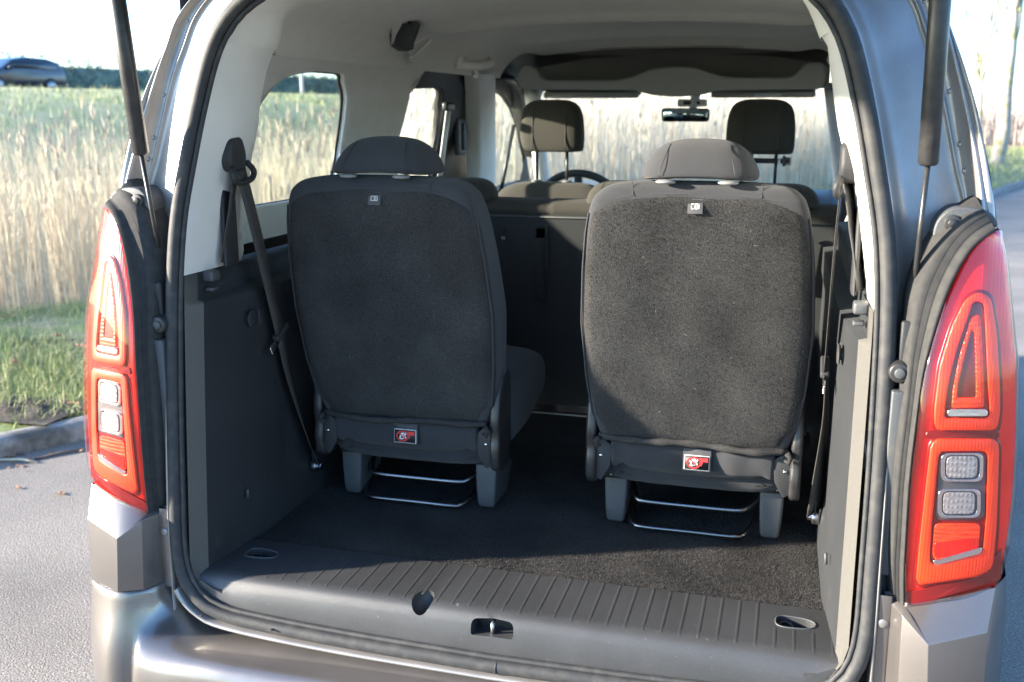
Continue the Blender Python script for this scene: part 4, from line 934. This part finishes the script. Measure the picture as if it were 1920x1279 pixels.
# roof lamp
lp0 = at(1185, 40, 1.30)
rbox('roof_lamp', (lp0[0]*0+.12, 1.285, 1.822), (.070, .014, .008), trim, hl, .003)
q = MB()
for dx, hx in ((-.045, .016), (0, .020), (.045, .016)): q.box((.12+dx, 1.268, 1.820), (hx, .003, .004))
q.out('lamp_lens', whitep, hl, bevel=.001)

# ---- front overhead shelf with its rim, sun visors, mirror
rim = [(-.535, 1.742), (-.515, 1.700), (-.49, 1.690), (-.20, 1.688), (-.13, 1.703), (-.06, 1.732), (.03, 1.739), (.12, 1.735), (.18, 1.712), (.24, 1.696), (.46, 1.692), (.50, 1.70), (.53, 1.745), (.60, 1.75), (.62, 1.70), (.60, 1.650), (.30, 1.648), (.20, 1.645), (.13, 1.628), (.03, 1.622), (-.05, 1.628), (-.12, 1.646), (-.20, 1.650), (-.60, 1.655), (-.62, 1.70), (-.59, 1.752)]
sh = MB().prism([(x, 2.46, z) for x, z in rpoly(rim, .02, 3)], (0, .10, 0)).out('overhead_shelf', headl_d, car, bevel=.010, bseg=4)
q = MB(); q.loft([[(x, y, z) for x in np.linspace(-.64, .64, 20)] for y, z in ((2.42, 1.808), (2.44, 1.83), (2.92, 1.80), (2.94, 1.66), (2.50, 1.66))], False)
q.out('shelf_cavity', headl_d, sh)
for s in (-1, 1):
    v = rbox('sun_visor', (s*.37, 2.84, 1.643), (.215, .05, .014), headl_d, car, .010, rot('X', RAD(12)))
    rbox('visor_label', (s*.37+.02, 2.788, 1.632), (.055, .001, .006), whitep if s > 0 else headl_d, v, .0008)
    MB().box((s*.37, 2.79, 1.6555), (.22, .003, .003)).out('visor_gap_shade', void, v)  # solid dark strip painting the shaded gap at the visor
rm = MB().loft([[(.055+x*k_, 2.74+dy, 1.548+z*k_) for x, z in rpoly([(-.098, -.026), (.098, -.026), (.1, .028), (-.1, .030)], .016, 4)] for k_, dy in ((1, .0), (1.03, .006), (1, .03), (.6, .045))], True, True).out('rear_view_mirror', black_pl, car)
R_ = MB().prism([(.055+x*.94, 2.739, 1.548+z*.90) for x, z in rpoly([(-.098, -.026), (.098, -.026), (.1, .028), (-.1, .030)], .014, 4)], (0, .0008, 0)).out('mirror_glass', mat('mirror', (.75, .85, .85), .03, 1.0), rm)
q = MB().tube([(.08, 2.77, 1.56), (.085, 2.80, 1.60), (.085, 2.86, 1.64)], [.012, .018, .022], 12); q.box((.075, 2.82, 1.600), (.062, .03, .016)); q.out('mirror_mount', trim, rm, bevel=.006)
rbox('sensor_window', (.075, 2.789, 1.600), (.035, .002, .007), blackp, rm, .001)

# ================================================= tablet holder clipped to the front passenger's headrest posts
hc = empty('tablet_holder', (.39, 2.12, 1.385)); tag(hc, 'black tablet holder clamped to the posts under the headrest of the front right seat', 'tablet holder')
rbox('clamp_bar', (.405, 2.13, 1.390), (.095, .012, .009), black_pl, hc, .004)
q = MB().tube([(.352, 2.105, 1.425), (.352, 2.10, 1.39), (.352, 2.105, 1.352)], [.018, .021, .014], 12); q.out('arm', grey_pl, hc, bevel=.003)
q = MB()
for i in range(5): q.box((.492, 2.118, 1.378+.006*i), (.013, .010, .0016))
q.box((.480, 2.13, 1.39), (.006, .016, .018)); q.out('spring_jaw', grey_pl, hc)
rbox('bar_sticker', (.463, 2.117, 1.39), (.005, .001, .007), whitep, hc, .0005)
# =================================================================== THE PLACE
def tex_ground():
    asphalt = mat('asphalt', (.135, .118, .100), .85, c2=(.30, .265, .225), nscale=160, lo=.38, hi=.66, bump=1.0, bscale=170, c3=(.36, .335, .30), c3t=(.60, .64), c3s=120, detail=8, mott=(1.3, .72, 1.12))
    return asphalt
asphalt = tex_ground()
asphalt.node_tree.nodes['Bump'].inputs['Distance'].default_value = .004
soil = mat('verge_soil', (.15, .20, .06), .95, c2=(.24, .22, .12), nscale=3.5, bump=1.0, bscale=30, c3=(.06, .045, .03), c3t=(.60, .68), c3s=2.2)
straw = mat('reed_litter', (.30, .24, .15), .95, c2=(.18, .145, .09), nscale=4, bump=1, bscale=20)
field = mat('field_grass', (.22, .26, .11), .95, c2=(.36, .34, .18), nscale=.6, bump=1, bscale=3)  # lightened so the colour carries the bright distance haze
kerbm = mat('kerb_stone', (.20, .19, .175), .9, c2=(.30, .285, .26), nscale=30, bump=.8, bscale=120, c3=(.11, .105, .09), c3t=(.52, .64), c3s=5, mott=(14, .8, 1.1))
kerbm.node_tree.nodes['Bump'].inputs['Distance'].default_value = .004
grassm = mat('grass_blade', (.19, .26, .09), .7, c2=(.42, .42, .20), nscale=9, c3=(.34, .28, .13), c3t=(.60, .66), c3s=22, spec=.3)
reedm = mat('reed', (.46, .385, .27), .8, c2=(.62, .54, .40), nscale=5, c3=(.30, .235, .155), c3t=(.60, .70), c3s=9, spec=.3)
reedp = mat('reed_sunlit', (.62, .55, .43), .8, c2=(.80, .73, .60), nscale=5, c3=(.44, .37, .27), c3t=(.62, .72), c3s=9, spec=.3)  # brighter copy of reed, strong sunlight ahead put into the colour
plume = mat('reed_plume', (.38, .30, .23), .9, c2=(.50, .41, .33), nscale=9)
bankm = mat('bank_grass_blade', (.20, .26, .11), .8, c2=(.40, .38, .20), nscale=.8, c3=(.30, .25, .14), c3t=(.55, .66), c3s=1.7, spec=.2)  # paler than the grass itself, distance haze put into the colour
hedgem = mat('hedge_leaf', (.07, .10, .08), .9, c2=(.16, .20, .15), nscale=1.5)  # leaf colour raised to paint the haze over the far hedge
barkm = mat('bark', (.30, .27, .21), .9, c2=(.42, .39, .33), nscale=9, bump=1, bscale=30, c3=(.22, .22, .10), c3t=(.5, .66), c3s=3)
barkm2 = mat('bark_twig', (.09, .07, .06), .9, c2=(.15, .12, .10), nscale=5)
shrubm = mat('bare_shrub', (.38, .31, .26), .9, c2=(.52, .44, .38), nscale=2)
def struct(name, V, F, m_, **k): return tag(new(name, V, F, m_, None, **k), kind='structure')
def ribbonG(pts, offs, zs):
    rows = []
    P = np.array(pts, float)
    for i in range(len(P)):
        t = P[min(i+1, len(P)-1)]-P[max(i-1, 0)]; t /= np.linalg.norm(t); n = np.array((-t[1], t[0]))
        rows.append([(P[i][0]+n[0]*o_, P[i][1]+n[1]*o_, z) for o_, z in zip(offs, zs)])
    return rows
soil_d = mat('joint_dirt', (.05, .042, .034), .95)
KL = [(-14.5, -22), (-8.6, -8.5), (-4.35, -.5), (-2.94, 1.90), (-2.743, 2.233), (-1.05, 5.3), (1.0, 10.4), (2.6, 14.6), (4.32, 19.39), (5.27, 21.96), (8.8, 32), (17, 55), (30, 90)]
K = cr(KL, 160)
# ground to the horizon, asphalt, verge
struct('ground', [(-900, -900, -.06), (900, -900, -.06), (900, 900, -.06), (-900, 900, -.06)], [(0, 1, 2, 3)], field)
road = [(p[0], p[1], 0) for p in K]; V = road+[(60, 90, 0), (60, -22, 0)]
nK = len(K); V = []; F = []
for i in range(nK):
    for t in np.linspace(0, 1, 6): V.append((K[i][0]-.15+(K[i][0]+45-K[i][0])*t**2, K[i][1], 0))
for i in range(nK-1):
    for j in range(5): a = i*6+j; F.append((a, a+1, a+7, a+6))
struct('road', V, F, asphalt, smooth=False)
Kn = np.zeros((nK, 2))
for i in range(nK):
    t = K[min(i+1, nK-1)]-K[max(i-1, 0)]; t /= np.linalg.norm(t); Kn[i] = (-t[1], t[0])
kr = ribbonG(K, [-.004, 0, .012, .10, .125, .13], [-.05, .055, .082, .088, .084, .0])
kb = loft('kerb', kr, kerbm, None, closed=False); tag(kb, kind='structure')
V = []; F = []
for yk in np.arange(-2.2, 24, 1.0):
    i = int(np.interp(yk, K[:, 1], np.arange(nK))); n_ = Kn[i]; t_ = np.array((n_[1], -n_[0]))*.004; prev = None
    for o_, z_ in ((-.0055, .0), (-.0015, .0555), (.0115, .083), (.100, .0893), (.124, .0855)):
        a_ = K[i]+n_*o_; V += [(a_[0]-t_[0], a_[1]-t_[1], z_+.0006), (a_[0]+t_[0], a_[1]+t_[1], z_+.0006)]
        if prev is not None: F.append((prev, prev+1, len(V)-1, len(V)-2))
        prev = len(V)-2
struct('kerb_joint', V, F, soil_d)
# verge, reed bed and field behind as one rolling sheet
offs = [.12, .3, .8, 1.6, 2.4, 3.0, 3.6, 5.5, 8, 12, 16, 22, 40, 80]
zz = [.075, .09, .10, .12, .12, .08, .0, -.05, -.05, -.02, 0, 0, 0, -.02]
rows = ribbonG(K, offs, zz); rows = [[(p[0], p[1], p[2]+(.02*math.sin(p[0]*3+p[1]*2)*math.sin(p[1]*1.7) if 0 < j < 6 else 0)) for j, p in enumerate(r)] for r in rows]
V, F = loftVF([[r[j] for r in rows] for j in range(7)], False); struct('verge', V, F, soil)
V, F = loftVF([[r[j] for r in rows] for j in range(6, 10)], False); struct('reed_bed', V, F, straw)
# embankment with the raised road
RL = np.array([(-37.5, 5), (-34.6, 20), (-31.9, 34), (-29.3, 48), (-26.5, 62), (-21, 85), (-8, 135), (10, 190)], float)
R2 = cr(RL, 80)
eb = ribbonG(R2, [-17.5, -14, -10.5, -6.5, -3.2, 3.5, 4.5, 9, 16], [-.05, .82, 1.72, 2.15, 2.45, 2.45, 2.4, 2.2, -.05])
V, F = loftVF([[(p[0], p[1], p[2]+(.08*math.sin(p[1]*.9+p[0]*.7) if 0 < j < 4 else 0)) for p in [r[j] for r in eb]] for j in range(9)], False)
struct('embankment', V, F, field)
V, F = loftVF([[ (p[0], p[1], p[2]+.01) for p in [r[j] for r in eb]] for j in (4, 5)], False); struct('embankment_road', V, F, asphalt)

# ---- grass tufts on the verge, reeds
def blades(name, n, sample, hmin, hmax, wd, lean, mt, seg=3, label=None, cat=None, kind='stuff', bendp=.5):
    V = np.zeros((n, (seg+1)*2, 3)); 
    x, y, z = sample(n); h = rng.uniform(hmin, hmax, n); a = rng.uniform(0, 2*np.pi, n); la = rng.uniform(0, 2*np.pi, n); ln = np.abs(rng.normal(0, lean, n))*h
    w_ = wd*rng.uniform(.6, 1.3, n)
    for k_ in range(seg+1):
        t = k_/seg; cxx = x+np.cos(la)*ln*t**(1+bendp); cyy = y+np.sin(la)*ln*t**(1+bendp); czz = z+h*t*(1-.25*(ln/h)*t); ww = w_*(1-t*.85)
        V[:, 2*k_, :] = np.stack([cxx-np.cos(a)*ww, cyy-np.sin(a)*ww, czz], 1); V[:, 2*k_+1, :] = np.stack([cxx+np.cos(a)*ww, cyy+np.sin(a)*ww, czz], 1)
    nv = (seg+1)*2; base = (np.arange(n)*nv)[:, None, None]; q = np.array([[2*k_, 2*k_+1, 2*k_+3, 2*k_+2] for k_ in range(seg)])[None]
    return V.reshape(-1, 3), (base+q).reshape(-1, 4), (x, y, z, h, la, ln)
def offpt(y0, y1, o0, o1, zfun, pw=1.0):
    def f(n):
        yy = rng.uniform(y0, y1, n); o_ = o0+(o1-o0)*rng.random(n)**pw
        i = np.interp(yy, K[:, 1], np.arange(nK)); bx = np.interp(i, np.arange(nK), K[:, 0]); by = np.interp(i, np.arange(nK), K[:, 1]); nx = np.interp(i, np.arange(nK), Kn[:, 0]); ny = np.interp(i, np.arange(nK), Kn[:, 1])
        return bx+nx*o_, by+ny*o_, zfun(o_)
    return f
zv = lambda o_: np.interp(o_, offs, zz)-.01
def clump(f, k_=2.2):
    def g(n):
        X, Y, Zz = f(n*3); v = np.sin(X*k_+1.3*np.sin(Y*k_))*np.sin(Y*k_*1.3+X)+rng.normal(0, .5, len(X)); i = np.argsort(-v)[:n]; return X[i], Y[i], Zz[i]
    return g
V, F, _ = blades('g', 42000, clump(offpt(-1.5, 5.5, .12, 3.3, zv)), .03, .11, .0030, .7, None)
tag(npmesh('grass', V, F, grassm), 'short tufty green grass on the verge between kerb and reeds', 'grass', kind='stuff')
V, F, _ = blades('g', 9000, offpt(9, 45, .12, 5, zv), .06, .16, .010, .6, None, 2)
tag(npmesh('far_grass', V, F, grassm), 'mown green grass strip beyond the far kerb', 'grass', kind='stuff')
# dry stalks in the verge
V, F, _ = blades('g', 2500, offpt(-1.5, 5.5, .2, 3.4, zv), .04, .16, .0028, 1.6, None)
tag(npmesh('dry_grass', V, F, reedm), 'dry straw stalks lying in the verge grass', 'grass', kind='stuff')
# reeds: stems, drooping leaves, plumes
def reeds(n, samp, h0, h1, wd):
    V, F, (x, y, z, h, la, ln) = blades('r', n, samp, h0, h1, wd, .16, None, 4, bendp=.7)
    VV = [V]; FF = [F]; off = len(V)
    # leaves
    m_ = int(n*.8); idx = rng.integers(0, n, m_); t = rng.uniform(.25, .9, m_); lx = x[idx]+np.cos(la[idx])*ln[idx]*t**1.7; ly = y[idx]+np.sin(la[idx])*ln[idx]*t**1.7; lz = z[idx]+h[idx]*t*(1-.25*ln[idx]/h[idx]*t)
    q = lambda k_: (lx[:k_], ly[:k_], lz[:k_])
    V2, F2, _ = blades('l', m_, lambda n_: (lx, ly, lz), .10, .30, wd*.9, .55, None, 3); VV.append(V2); FF.append(F2+off); off += len(V2)
    pl = rng.random(n) < (.06 if h0 < 1 else (.35 if h0 < 1.5 else .12)); px_ = x[pl]+np.cos(la[pl])*ln[pl]*.96; py_ = y[pl]+np.sin(la[pl])*ln[pl]*.96; pz_ = z[pl]+h[pl]*.93*(1-.25*ln[pl]/h[pl])
    VP = []; FP = []; o2 = 0
    for a0 in range(3):
        V3, F3, _ = blades('p', len(px_), lambda n_: (px_, py_, pz_), .09, .18, .009, .35, None, 3); V3 = V3.copy(); VP.append(V3); FP.append(F3+o2); o2 += len(V3)
    return np.vstack(VV), np.vstack(FF), np.vstack(VP), np.vstack(FP)
def zr(o_): return np.interp(o_, offs, zz)-.02
V, F, VP, FP = reeds(24000, offpt(-1.0, 22, 2.9, 8.5, zr, 1.2), .75, 1.58, .0030)
Va, Fa, Vb, Fb = reeds(1500, offpt(-1.0, 20, 2.9, 8.0, zr, 1.1), 1.3, 1.78, .0032); F = np.vstack([F, Fa+len(V)]); V = np.vstack([V, Va]); FP = np.vstack([FP, Fb+len(VP)]); VP = np.vstack([VP, Vb])
r1 = npmesh('reeds', V, F, reedm); tag(r1, 'tall dry straw-coloured reeds standing along the ditch', 'reeds', kind='stuff')
npmesh('reed_plumes', VP, FP, plume, r1)
def ahead(f):
    def g(n):
        X, Y, Zz = f(n*4); az = np.degrees(np.arctan2(CP[0]-X, Y-CP[1])); k_ = np.where((az < 22.5) & (az > -4.5))[0][:n]; k_ = np.resize(k_, n); return X[k_], Y[k_], Zz[k_]
    return g
V, F, VP, FP = reeds(17000, ahead(offpt(5.0, 42, 2.9, 9.0, zr, 1.2)), 1.8, 2.8, .006)
r2 = npmesh('tall_reeds', V, F, reedp); tag(r2, 'dense wall of taller brightly lit reeds seen through the windscreen', 'reeds', kind='stuff')
npmesh('reed_plumes', VP, FP, plume, r2)
V, F, _ = blades('g', 26000, lambda n: (lambda t, u: (np.interp(t, np.arange(80), R2[:, 0])+16.5*u*.98+rng.normal(0, .5, n), np.interp(t, np.arange(80), R2[:, 1])-16.5*u*.19, np.interp(16.5*u, [3.2, 6.5, 10.5, 14, 17.5], [2.42, 2.12, 1.70, .80, -.08])))(rng.uniform(5, 62, n), rng.uniform(.22, 1, n)), .10, .32, .018, .5, None, 2)
tag(npmesh('bank_grass', V, F, bankm), 'rough grass growing on the slope of the raised road', 'grass', kind='stuff')

# ---- hedge behind the raised road
n = 26000; t = rng.uniform(2, 76, n); hx = np.interp(t, np.arange(80), R2[:, 0]); hy = np.interp(t, np.arange(80), R2[:, 1]); top = 1.75+.25*np.sin(hy*.35)+.18*np.sin(hy*1.3)
u = rng.random(n)**.7; px_ = hx-5.6+rng.normal(0, .45, n); py_ = hy+rng.normal(0, .3, n); pz_ = 2.2+top*u
V = np.zeros((n, 4, 3)); A_n = rng.normal(size=(n, 3)); B_n = rng.normal(size=(n, 3)); A_n /= np.linalg.norm(A_n, axis=1)[:, None]; B_n /= np.linalg.norm(B_n, axis=1)[:, None]; sz = rng.uniform(.07, .16, n)[:, None]
c_ = np.stack([px_, py_, pz_], 1); V[:, 0] = c_-A_n*sz; V[:, 1] = c_-B_n*sz*.6; V[:, 2] = c_+A_n*sz; V[:, 3] = c_+B_n*sz*.6
hg = npmesh('hedge', V.reshape(-1, 3), np.arange(n*4).reshape(-1, 4), hedgem); tag(hg, 'long dark green hedge running behind the raised road', 'hedge')
V, F = loftVF([[(a_-5.6+dx, b_, z_) for a_, b_ in R2[2:77]] for dx, z_ in ((.35, 2.2), (.3, 3.3), (0, 3.75), (-.3, 3.3), (-.35, 2.2))], False); new('hedge_body', V, F, hedgem, hg)

# ---- car passing on the raised road
dv = np.array((.19, .98)); dv /= np.linalg.norm(dv)
def far_car():
    pc = at(62, 160, 0, 0)  # direction only
    d = ray(22, 150); d = d/math.hypot(d[0], d[1]); o_ = CP+d*50.0; base = np.array((o_[0], o_[1], 2.30)); 
    root = tag(empty('passing_car', tuple(base)), 'dark blue car driving along the raised road in front of the hedge', 'car')
    ex = np.array((-dv[0], -dv[1], 0)); ey = np.array((dv[1], -dv[0], 0)); ez = np.array((0, 0, 1.0)); W = lambda x, y, z: base+ex*x+ey*y+ez*z
    bl = mat('dark_blue_paint', (.012, .020, .034), .25, .2, coat=.4); gl_ = mat('dark_glass', (.02, .03, .04), .08)
    side = [(-2.1, .35), (-2.15, .75), (-2.05, 1.0), (-1.75, 1.35), (-1.3, 1.47), (-.2, 1.50), (.45, 1.38), (1.05, 1.02), (1.9, .88), (2.15, .62), (2.15, .35)]
    rows = []
    for y, k_ in ((-.88, .94), (-.84, 1), (-.6, 1.02), (.6, 1.02), (.84, 1), (.88, .94)): rows.append([W(x*k_ if z > .9 else x, y*(1-.16*max(0, z-.9)), .35+(z-.35)*(k_ if z > .9 else 1)) for x, z in side])
    MB().loft(rows, True, True).out('body', bl, root, bevel=.03)
    win = [(-1.75, 1.03), (-1.55, 1.32), (-.2, 1.41), (.40, 1.32), (.92, 1.03)]
    for sy in (-1, 1): MB().prism([W(x, sy*(.90-.12*(z-.9)), z) for x, z in rpoly([(a_, b_) for a_, b_ in win], .06, 3)], ey*(sy*-.02)).out('side_window', gl_, root)
    for x in (-1.3, 1.3):
        for sy in (-.80, .80):
            wh = MB().tube([W(x, sy-.11, .32), W(x, sy+.11, .32)], .33, 28).out('wheel', tyrem, root, bevel=.02); MB().tube([W(x, sy-.118, .32), W(x, sy+.118, .32)], .2, 20).out('rim', rimm, wh)
    for sy in (-.98, .98): MB().ell(W(.75, sy, 1.05), (.12, .10, .08)).out('door_mirror', mat('mirror_white', (.7, .7, .7), .3) if sy < 0 else bl, root)
    for sy in (-.6, .6): MB().ell(W(2.05, sy, .72), (.14, .16, .09)).out('headlight', clearw, root)
far_car()
# white marker post by the raised road (seen through the quarter window)
d = ray(566, 160); d /= math.hypot(d[0], d[1]); p = CP+d*60; mp = empty('lamp_post', (p[0], p[1], 2.3)); tag(mp, 'slim white lamp post beside the hedge on the raised road', 'lamp post')
MB().tube([(p[0], p[1], 2.2), (p[0], p[1], 5.2), (p[0], p[1], 8.3)], [.10, .09, .06], 10).out('post', mat('white_post', (.75, .75, .73), .5), mp)
MB().tube([(p[0], p[1], 8.3), (p[0]+.5, p[1]-.3, 8.6), (p[0]+1.2, p[1]-.7, 8.7)], .05, 8).out('arm', steel, mp); rbox('lamp_head', (p[0]+1.4, p[1]-.8, 8.68), (.3, .15, .06), grey_pl, mp, .03)

# ---- bare trees beyond the far verge
def tree(name, base, h, r0, lean, seed, label, depth=6, spread=.55, twl=1.0):
    R = random.Random(seed); root = tag(empty(name, tuple(base)), label, 'tree', 'bare trees beyond the road'); wood = MB(); tw = MB()
    def grow(p, d, L, r, k_):
        n_ = 4 if k_ < 3 else 3; pts = [p]; q_ = p.copy(); dd = d.copy(); rs = [r]
        for i in range(n_):
            dd = dd+Vector((R.gauss(0, .07), R.gauss(0, .07), R.gauss(.02, .05))); dd.normalize(); q_ = q_+dd*(L/n_); pts.append(q_.copy()); rs.append(r*(1-.35*(i+1)/n_))
        (wood if k_ < 2 else tw).tube([tuple(a_) for a_ in pts], rs, 8 if k_ < 2 else (4 if k_ < 4 else 3), caps=False)
        if k_ >= depth: return
        m_ = R.choice((2, 3, 3)) if k_ > 0 else 4
        for j in range(m_):
            a_ = R.uniform(0, 2*math.pi); sp = R.uniform(.35, 1)*spread*(1.25 if k_ else 1); ax = Vector((math.cos(a_), math.sin(a_), 0)); nd = (dd+ax*sp+Vector((0, 0, .12))).normalized()
            i0 = R.randint(max(1, len(pts)-2), len(pts)-1); grow(pts[i0], nd, L*R.uniform(.58, .80), rs[i0]*R.uniform(.5, .68), k_+1)
        grow(pts[-1], (dd+Vector((R.gauss(0, .12), R.gauss(0, .12), .1))).normalized(), L*.72, rs[-1]*.85, k_+1)
    grow(Vector(base), (Vector((0, 0, 1))+Vector(lean)).normalized(), h*.36, r0, 0)
    wood.out('trunk', barkm, root); tw.out('branches', barkm2, root)
def gp(px, py, dist, z=0):
    d = ray(px, py); d = d/math.hypot(d[0], d[1]); p = CP+d*dist; return (p[0], p[1], z)
tree('bare_tree', gp(1868, 300, 31), 11.5, .20, (.19, .03, 0), 5, 'thick leaning pale-barked bare tree at the right edge, nearest the road', 6, .5)
tree('bare_tree', gp(1838, 230, 46), 9.5, .11, (.05, .0, 0), 11, 'slimmer upright bare tree just behind the leaning one', 6, .75)
tree('bare_tree', gp(1800, 230, 60), 11, .13, (-.02, .0, 0), 23, 'farthest bare tree, partly hidden by the car\'s right strut', 6, .7)
# thicket of bare shrubs on the right and dark far tree line
n = 15000; tt = rng.random(n); X = 8+tt*40; Yb = 52+tt*28-rng.random(n)*5
V, F, _ = blades('s', n, lambda n_: (rng.uniform(3, 60, n), rng.uniform(50, 66, n), np.zeros(n)), 1.2, 3.1, .03, .35, None, 3)
tag(npmesh('thicket', V, F, shrubm), 'brownish thicket of bare shrubs beyond the far verge', 'shrubs', kind='stuff')
# traffic signal
gpt = gp(1893, 114, 44); sg = empty('traffic_light', (gpt[0], gpt[1], 0)); tag(sg, 'small green traffic light on a thin pole behind the leaning tree', 'traffic light')
pz = CP[2]+44*(206-114)/FPX
MB().tube([(gpt[0], gpt[1], 0), (gpt[0], gpt[1], pz+.4)], .045, 8).out('pole', mat('pale_pole', (.6, .6, .58), .5), sg)
hs = rbox('signal_housing', (gpt[0]-.12, gpt[1]-.1, pz), (.14, .12, .40), blackp, sg, .03)
em = bpy.data.materials.new('green_lamp'); em.use_nodes = True; em.node_tree.nodes['Principled BSDF'].inputs['Emission Color'].default_value = (.05, .9, .55, 1); em.node_tree.nodes['Principled BSDF'].inputs['Emission Strength'].default_value = 1.2
MB().tube([(gpt[0]-.12, gpt[1]-.23, pz-.25), (gpt[0]-.12, gpt[1]-.20, pz-.25)], .10, 18).out('green_lamp', em, hs)

# ---- leaves and sticks by the kerb
leafm = mat('dead_leaf', (.22, .10, .045), .8, c2=(.32, .19, .10), nscale=60)
def leaf(x, y, z, r, seed):
    R = random.Random(seed); a0 = R.uniform(0, 6.28); V = []
    for k_ in range(12):
        a_ = 2*math.pi*k_/12; rr_ = r*(1 if k_ % 2 else .66)*(1.3 if k_ in (0, 1, 11) else 1); V.append((x+rr_*math.cos(a_+a0), y+rr_*.7*math.sin(a_+a0), z+R.uniform(0, r*.45)))
    V.append((x, y, z+.004)); return V, [(k_, (k_+1) % 12, 12) for k_ in range(12)]
lv = [(px, py) for px, py in ((55, 862), (20, 856), (95, 850), (148, 846), (112, 926), (33, 915))]
for i, (px, py) in enumerate(lv):
    p = atz(px, py, .004); V, F = leaf(p[0], p[1], .003, rng.uniform(.018, .035), i)
    tag(new('fallen_leaf', V, F, leafm, smooth=False), 'curled brown dead leaf lying on the asphalt left of the car' if i > 3 else 'curled brown dead leaf lying in the gutter along the kerb', 'leaf', 'dead leaves on the asphalt' if i > 3 else 'dead leaves in the gutter')
for i, (px, py) in enumerate(((30, 690), (110, 640), (150, 660), (140, 770), (20, 600))):
    p = atz(px, py, .13); V, F = leaf(p[0], p[1], .16, rng.uniform(.03, .05), i+50)
    tag(new('fallen_leaf', V, F, leafm, smooth=False), 'brown dead leaf caught in the verge grass', 'leaf', 'dead leaves in the verge grass')
for i, ((x0, y0), (x1, y1), lb) in enumerate((((0, 862), (70, 867), 'thin pale stick lying on the asphalt at the left edge'), ((66, 860), (158, 842), 'longer brown twig lying along the gutter'), ((0, 850), (45, 852), 'short brown twig against the kerb'))):
    a_, b_ = atz(x0, y0, .006), atz(x1, y1, .006); m_ = (a_+b_)/2+np.array((.01, .012, .004))
    tag(MB().tube([a_, m_, b_], [.006, .007, .004], 7).out('twig', barkm2 if i else reedm), lb, 'twig')
# bare earth mound in the grass near the kerb
p = atz(52, 760, .12); rr = []
V = []; F = []
for j in range(30):
    for i in range(30):
        u, v = -1+2*i/29, -1+2*j/29; r_ = math.hypot(u, v); q = max(0, 1-r_)
        V.append((p[0]+.26*u, p[1]+.20*v, 0.098+.030*ss(q*1.6)*(.6+.8*rng.random())*(.7+.3*math.sin(u*9)*math.cos(v*7))))
for j in range(29):
    for i in range(29): a = j*30+i; F.append((a, a+1, a+31, a+30))
tag(new('earth_mound', V, F, mat('dark_earth', (.030, .024, .018), .95, c2=(.08, .062, .045), nscale=40, bump=1, bscale=90)), kind='stuff')
bpy.data.objects['earth_mound']['label'] = 'patch of dark bare earth in the grass next to the kerb'
bpy.data.objects['earth_mound']['category'] = 'earth'

# small scraps of leaf and bark drifted into the gutter
V = []; F = []
for i in range(420):
    yy = rng.uniform(-1, 5); k_ = int(np.interp(yy, K[:, 1], np.arange(nK))); o_ = -abs(rng.normal(0, .10))-.012; x, y = K[k_]+Kn[k_]*o_+rng.normal(0, .02, 2); r = rng.uniform(.004, .013); a = rng.uniform(0, 6.28); e = r*rng.uniform(.3, 1)
    c_, s_ = math.cos(a), math.sin(a); b_ = len(V); V += [(x+c_*r, y+s_*r, .003), (x-s_*e, y+c_*e, .003+r*.5), (x-c_*r, y-s_*r, .003), (x+s_*e, y-c_*e, .004)]; F.append((b_, b_+1, b_+2, b_+3))
tag(npmesh('leaf_litter', V, F, leafm), 'scraps of brown leaf and bark drifted along the gutter', 'leaf litter', kind='stuff')
